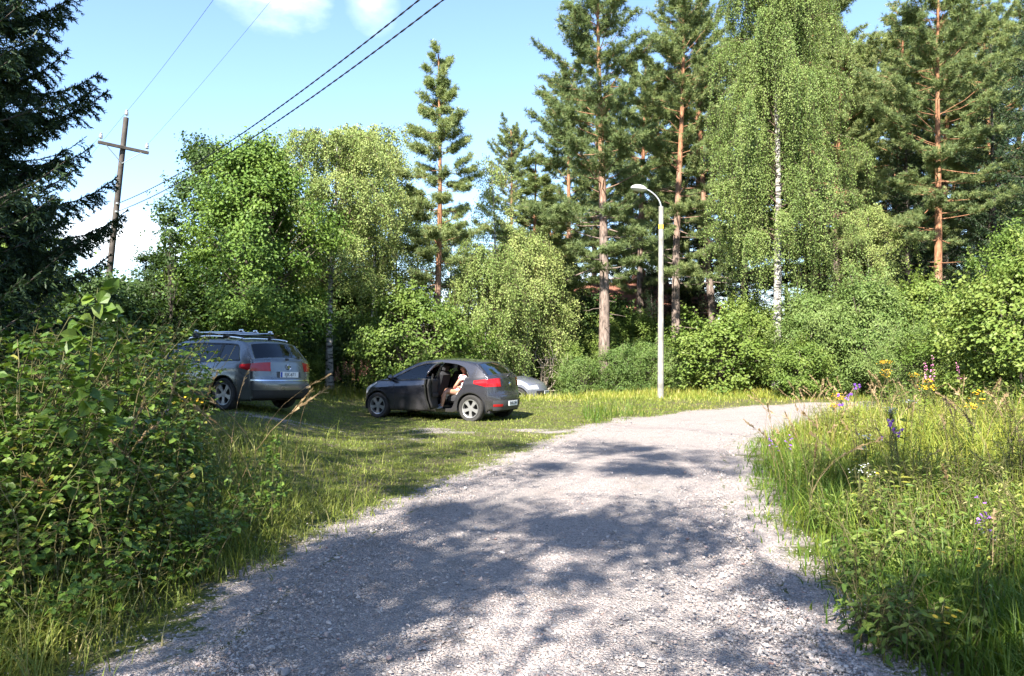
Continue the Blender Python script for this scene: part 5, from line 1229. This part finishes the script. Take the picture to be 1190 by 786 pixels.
root = place('estate_car', hx_, hy_, float(hz(-5.7, 15.5)) - .02, h_, 'silver grey estate car with roof bars parked under the broadleaf trees', R(0), R(2.0))
build_car(es, root, M['p_estate'])
for s in (-1, 1):
    lamp(es, root, 'tail_light', M['red_lens'], s, .865, .075, .56, -1.72)
    mb = MB(); X_ = np.linspace(1.36, 1.72, 9); es.side(mb, X_, es.top(X_) - .03 - .12 * np.linspace(.3, 1, 9), es.top(X_) - .018, s, 5, .005); es.cap(mb, True, .61, .73, *sorted((s * .6, s)), 5, 9, .006); mb.build('headlight', M['headlamp'], root, True, weld=.004)
    x_ = np.linspace(-1.55, .12, 24); yr = es.y(x_, es.top(x_)) - .05; mb = MB(); mb.tube(np.stack([x_, s * yr, es.top(x_) + .045 + .035 * np.sin(np.linspace(0, math.pi, 24)) ** .35], -1), .017, 8); mb.build('roof_rail', M['chrome'], root, True)
mb = MB(); es.cap(mb, False, .26, .42, -.97, .97, 8, 24, .006); mb.build('bumper_insert', M['trim'], root, True)
mb = MB(); es.cap(mb, False, .60, .625, -.99, .99, 3, 24, .007); mb.build('bumper_edge', M['chrome'], root, True)
mb = MB(); es.cap(mb, True, .24, .55, -.72, .72, 8, 20, .005); mb.build('grille', M['trim'], root, True)
mb = MB(); es.cap(mb, False, .665, .785, -.40, .40, 5, 12, .003); mb.build('plate_recess', M['trim_grey'], root, True)
number_plate(root, (-1.98 - .235, 0, .725), .50, .115, 'EJK-671', -1)
mb = MB(); mb.lathe([(.045, 0), (.052, .012), (.058, 0)], 24, Matrix.Translation((-1.98 - .212, 0, .875)) @ Matrix.Rotation(R(-90), 4, 'Y')); mb.box((-1.98 - .205, 0, .875), (.012, .014, .08)); mb.box((-1.98 - .205, .022, .875), (.012, .012, .06)); mb.box((-1.98 - .205, -.022, .875), (.012, .012, .06)); mb.build('emblem', M['chrome'], root, True, autos=50)
mb = MB(); mb.tube(np.array([(-2.10, 0, 1.04), (-2.105, -.2, 1.045), (-2.09, -.42, 1.06)]), [.016, .012, .008], 6); mb.box((-2.12, 0, 1.03), (.07, .1, .05), None, .015); mb.build('rear_wiper', M['trim'], root, True, autos=50)
for x_ in (-.15, -1.05):
    zt = float(es.top(x_)) + .125; mb = MB(); mb.box((x_, 0, zt), (.085, 1.36, .028), None, .012)
    for s in (-1, 1): mb.box((x_, s * .60, zt - .035), (.12, .09, .07), None, .02)
    mb.build('crossbar', M['trim_grey'], root, True, autos=50)
for y_ in (.42, .05, -.36):
    mb = MB(); zt = float(es.top(-.6)) + .165; mb.box((-.62, y_, zt), (1.5, .055, .03), None, .012); mb.box((-1.28, y_, zt + .03), (.10, .07, .05), None, .015); mb.box((.05, y_, zt + .03), (.10, .07, .05), None, .015); mb.build('roof_carrier', M['chrome'], root, True, autos=50)
# ---- dark blue car half hidden in the hollow behind the hatchback
sd = Car(**{**hb.spec, 'rim': M['alloy'], 'rear_glass': M['glass'], 'open': (9, 9)})
h_ = Vector((.93, -.37, 0)).normalized(); hx_, hy_ = -.72, 27.0
root = place('silver_blue_car', hx_, hy_, float(hz(-.3, 27.2)) + .16, h_, 'silver blue car half hidden behind the dark hatchback, its bonnet showing')
root.scale = (1, 1, .98)
build_car(sd, root, M['p_blue'])
for s in (-1, 1):
    lamp(sd, root, 'tail_light', M['red_lens'], s, .895, .085, .52, -1.36)
    mb = MB(); X_ = np.linspace(1.30, 1.68, 9); sd.side(mb, X_, sd.top(X_) - .03 - .13 * np.linspace(.25, 1, 9), sd.top(X_) - .014, s, 5, .005); sd.cap(mb, True, .58, .70, *sorted((s * .58, s)), 5, 9, .006); mb.build('headlight', M['headlamp'], root, True, weld=.004)
mb = MB(); sd.cap(mb, True, .24, .52, -.72, .72, 8, 20, .005); mb.build('grille', M['trim'], root, True)
number_plate(root, (1.68 + .372, 0, .46), .44, .11, 'CIK-905', 1, False)
# ------------------------------------------------------------------ the person on the back seat of the hatchback
M['skin'] = plain('skin', (.42, .22, .145), .5, var=.08, vscale=12)
M['hair'] = plain('brown_hair', (.05, .03, .018), .6, var=.4, vscale=60)
M['shoe'] = plain('canvas_shoe', (.16, .17, .22), .7)
m_, nt, out = new_mat('red_white_print'); b = nt.nodes.new('ShaderNodeBsdfPrincipled'); b.inputs['Roughness'].default_value = .85
tc = nt.nodes.new('ShaderNodeTexCoord'); vo = nt.nodes.new('ShaderNodeTexVoronoi'); vo.inputs['Scale'].default_value = 16; L(nt, tc.outputs['Object'], vo.inputs['Vector'])
L(nt, ramp(nt, [(.0, (.62, .05, .07)), (.40, (.58, .06, .09)), (.48, (.75, .68, .66))], vo.outputs['Distance']).outputs[0], b.inputs['Base Color']); L(nt, b.outputs[0], out.inputs[0]); M['print'] = m_
def skin_mesh(name, J, E, mat, root, sub=2, rootv=0):
    """J: list of (x, y, z, rx, ry); E: edges"""
    me = bpy.data.meshes.new(name); me.from_pydata([j[:3] for j in J], E, [])
    o = bpy.data.objects.new(name, me); COL.objects.link(o)
    md = o.modifiers.new('skin', 'SKIN'); md.use_smooth_shade = True
    sv = me.skin_vertices[0].data
    for i, j in enumerate(J): sv[i].radius = (j[3], j[4] if len(j) > 4 else j[3]); sv[i].use_root = (i == rootv)
    ss = o.modifiers.new('sub', 'SUBSURF'); ss.levels = sub; ss.render_levels = sub
    bpy.context.view_layer.update()
    m2 = bpy.data.meshes.new_from_object(o.evaluated_get(bpy.context.evaluated_depsgraph_get()))
    bpy.data.objects.remove(o); m2.name = name; m2.materials.clear(); m2.materials.append(mat)
    m2.polygons.foreach_set('use_smooth', np.ones(len(m2.polygons), bool))
    return link(name, m2, root)
PO = Vector((-.97, .36, 0))
prt = tag(empty('person', (0, 0, 0)), 'person in red and white print on the back seat, bare leg at the open door', 'person')
prt.matrix_world = Matrix.Translation((hatch_root.location.x, hatch_root.location.y, hatch_root.location.z)) @ Matrix.Rotation(math.atan2(.447, -.894), 4, 'Z') @ Matrix.Translation((.19, -.07, 0))
J, E = [], []
def chain(pts, start=None):
    p = start
    for q in pts:
        J.append(q); k = len(J) - 1
        if p is not None: E.append((p, k))
        p = k
    return p
pel = chain([(-.96, .36, .60, .13, .11)])
sp = chain([(-.99, .355, .74, .115, .09), (-1.02, .35, .88, .13, .095), (-1.03, .35, 1.0, .135, .085)], pel)
nk = chain([(-1.02, .355, 1.085, .048, .048), (-1.005, .365, 1.13, .05, .05)], sp)
hd = chain([(-.995, .375, 1.19, .072, .078), (-.995, .38, 1.255, .078, .085), (-1.0, .38, 1.315, .05, .055)], nk)
nose = chain([(-.945, .435, 1.215, .012)], hd - 1)
for s, sh, elb, wr, hnd in ((1, (-1.02, .50, 1.01), (-.90, .56, .82), (-.78, .48, .735), (-.70, .44, .725)), (-1, (-1.06, .20, 1.01), (-.95, .14, .82), (-.78, .20, .76), (-.70, .25, .75))):
    w = chain([(*sh, .056), ((sh[0] + elb[0]) / 2, (sh[1] + elb[1]) / 2, (sh[2] + elb[2]) / 2, .044), (*elb, .038), (*wr, .026), (*((np.array(wr) + np.array(hnd)) / 2), .032, .018)], sp)
    dv = nrm(np.array(hnd) - np.array(wr)); sd = np.cross(dv, [0, 0, 1]); h0 = (np.array(wr) + np.array(hnd)) / 2
    for k, ln in enumerate((.068, .078, .074, .058)):
        o = h0 + sd * (.026 - .0175 * k) + dv * .03
        chain([(*o, .009), (*(o + dv * ln * .55), .0085), (*(o + dv * ln + np.array([0, 0, -.018])), .007)], w)
    o = h0 - dv * .012 + sd * .03 * s; chain([(*o, .011), (*(o + dv * .03 + sd * .018 * s), .009), (*(o + dv * .055 + sd * .016 * s), .008)], w)
f1 = chain([(-.90, .47, .63, .088), (-.82, .64, .665, .073), (-.75, .79, .68, .056), (-.735, .82, .60, .050), (-.72, .84, .50, .052), (-.70, .85, .38, .036), (-.695, .855, .335, .036)], pel)
f2 = chain([(-.86, .31, .64, .088), (-.70, .36, .68, .073), (-.56, .44, .70, .056), (-.53, .46, .62, .050), (-.50, .48, .53, .052), (-.47, .50, .40, .036), (-.465, .505, .355, .036)], pel)
for f, p in ((f1, (-.695, .855)), (f2, (-.465, .505))): chain([(p[0] + .04, p[1] + .05, .315, .032, .026), (p[0] + .085, p[1] + .11, .305, .028, .018)], f)
skin_mesh('body', J, E, M['skin'], prt)
J, E = [], []
pel = chain([(-.965, .36, .595, .15, .13)])
sp = chain([(-.99, .355, .74, .135, .11), (-1.02, .35, .88, .148, .112), (-1.03, .35, 1.0, .15, .10), (-1.025, .352, 1.05, .085, .07)], pel)
for p in ([(-.90, .47, .635, .108), (-.835, .61, .668, .096)], [(-.86, .31, .645, .108), (-.73, .35, .68, .096)]): chain(p, pel)
for s in (((-1.02, .50, 1.01), (-.97, .535, .92)), ((-1.06, .20, 1.01), (-1.01, .17, .92))): chain([(*s[0], .075), (*s[1], .068)], sp - 1)
skin_mesh('dress', J, E, M['print'], prt)
J, E = [], []
chain([(-1.005, .37, 1.20, .07, .075), (-1.012, .372, 1.27, .092, .096), (-1.012, .374, 1.335, .06, .06)]); chain([(-1.05, .33, 1.18, .06, .05), (-1.065, .32, 1.09, .045, .03)], 0)
o = skin_mesh('hair', J, E, M['hair'], prt); o.location = (-.022, -.022, .012)
for x, y, z in ((-.945, .415, 1.245), (-.97, .445, 1.245)):
    mb = MB(); mb.lathe([(0, -.009), (.007, -.005), (.009, 0), (.007, .005), (0, .009)], 10, Matrix.Translation((x, y, z))); mb.build('eye', M['ink'], prt, True)
for f, p, zf in ((0, (-.695, .855), .30), (1, (-.465, .505), .32)):
    J, E = [], []; chain([(p[0] - .01, p[1] - .012, zf + .03, .042, .034), (p[0] + .04, p[1] + .05, zf + .012, .043, .034), (p[0] + .10, p[1] + .128, zf + .002, .034, .024)]); skin_mesh('shoe', J, E, M['shoe'], prt)
# ------------------------------------------------------------------ sky, sun, camera
EL, AZ = R(40), math.atan2(-.38, -.925)                    # the sun stands behind the viewer to the left
sd_ = Vector((math.sin(AZ) * math.cos(EL), math.cos(AZ) * math.cos(EL), math.sin(EL)))
w = bpy.data.worlds.new('World'); S.world = w; w.use_nodes = True; nt = w.node_tree; nt.nodes.clear()
out = nt.nodes.new('ShaderNodeOutputWorld'); bg = nt.nodes.new('ShaderNodeBackground'); bg.inputs['Strength'].default_value = .09
sky = nt.nodes.new('ShaderNodeTexSky'); sky.sky_type = 'NISHITA'; sky.sun_disc = False; sky.sun_elevation = EL; sky.sun_rotation = AZ
sky.air_density = 1.0; sky.dust_density = .6; sky.ozone_density = 1.6
tc = nt.nodes.new('ShaderNodeTexCoord'); vec = tc.outputs['Generated']
skyc = mixc(nt, sky.outputs[0], (.92, .98, 1.07), 1.0, 'MULTIPLY')
mp = nt.nodes.new('ShaderNodeMapping'); mp.inputs['Scale'].default_value = (1, 1, 2.0); L(nt, vec, mp.inputs[0])
n1 = noise(nt, 7.0, 7, mp.outputs[0], .55); n2 = noise(nt, 3.0, 6, mp.outputs[0], .6)
def blob(pxx, pyy, rx, rz, soft):
    """a cloud bank round one direction of the sky"""
    d = Vector(((pxx - 595) / 890, 1, (408 - pyy) / 890)).normalized()
    sb = nt.nodes.new('ShaderNodeVectorMath'); sb.operation = 'SUBTRACT'; L(nt, vec, sb.inputs[0]); sb.inputs[1].default_value = d
    ml = nt.nodes.new('ShaderNodeVectorMath'); ml.operation = 'MULTIPLY'; L(nt, sb.outputs[0], ml.inputs[0]); ml.inputs[1].default_value = (1 / rx, 1 / rx, 1 / rz)
    ln = nt.nodes.new('ShaderNodeVectorMath'); ln.operation = 'LENGTH'; L(nt, ml.outputs[0], ln.inputs[0])
    e = math_(nt, 'SUBTRACT', 1.0, ln.outputs['Value'])
    e = math_(nt, 'ADD', e, math_(nt, 'MULTIPLY', math_(nt, 'SUBTRACT', n1.outputs['Fac'], .5), 1.5))
    return math_(nt, 'DIVIDE', e, soft, True)
c = blob(318, -6, .075, .048, 1.3)
c = math_(nt, 'MAXIMUM', c, math_(nt, 'MULTIPLY', blob(430, 5, .035, .03, 1.2), .45))
c = math_(nt, 'MAXIMUM', c, blob(145, 280, .09, .036, 1.0)); c = math_(nt, 'MAXIMUM', c, blob(-120, 300, .16, .04, 1.0)); c = math_(nt, 'MAXIMUM', c, blob(640, 350, .3, .05, .8))
elev = nt.nodes.new('ShaderNodeSeparateXYZ'); L(nt, vec, elev.inputs[0])
rest = ramp(nt, [(.60, (0,) * 3), (.78, (.6,) * 3)], n2.outputs['Fac']).outputs[0]     # scattered clouds over the rest of the sky
behind = math_(nt, 'MULTIPLY', rest, ramp(nt, [(.45, (1,) * 3), (.55, (0,) * 3)], math_(nt, 'ADD', math_(nt, 'MULTIPLY', elev.outputs['Y'], .5), .5)).outputs[0])
c = math_(nt, 'MAXIMUM', c, behind)
gy = ramp(nt, [(.35, (8.6, 8.9, 9.4)), (.6, (12, 12, 12))], n2.outputs['Fac']).outputs[0]
c = math_(nt, 'MULTIPLY', c, ramp(nt, [(.36, (.25,) * 3), (.60, (1,) * 3)], n1.outputs['Fac']).outputs[0])
col = mixc(nt, skyc, gy, math_(nt, 'MULTIPLY', c, .9))
L(nt, col, bg.inputs['Color']); L(nt, bg.outputs[0], out.inputs[0])
sun = bpy.data.lights.new('sun', 'SUN'); sun.energy = 5.0; sun.angle = R(.53); sun.color = (1.0, .94, .84)
so = bpy.data.objects.new('sun', sun); COL.objects.link(so); so.rotation_euler = (-sd_).to_track_quat('-Z', 'Y').to_euler()
cam = bpy.data.cameras.new('camera'); cam.sensor_width = 36; cam.lens = 890 / 1190 * 36; cam.clip_start = .05; cam.clip_end = 2000
co = bpy.data.objects.new('camera', cam); COL.objects.link(co); co.location = (0, 0, 1.6); co.rotation_euler = (R(90 + .965), 0, 0)
S.camera = co
S.view_settings.view_transform = 'Standard'; S.view_settings.look = 'None'; S.view_settings.gamma = 1; S.view_settings.exposure = 2.0
S.render.engine = 'CYCLES'; S.cycles.use_denoising = True
try: S.cycles.denoiser = 'OPENIMAGEDENOISE'; S.cycles.denoising_input_passes = 'RGB_ALBEDO_NORMAL'; S.cycles.denoising_prefilter = 'ACCURATE'
except Exception: pass
S.cycles.max_bounces = 6; S.cycles.diffuse_bounces = 3; S.cycles.glossy_bounces = 3; S.cycles.transmission_bounces = 4; S.cycles.transparent_max_bounces = 8
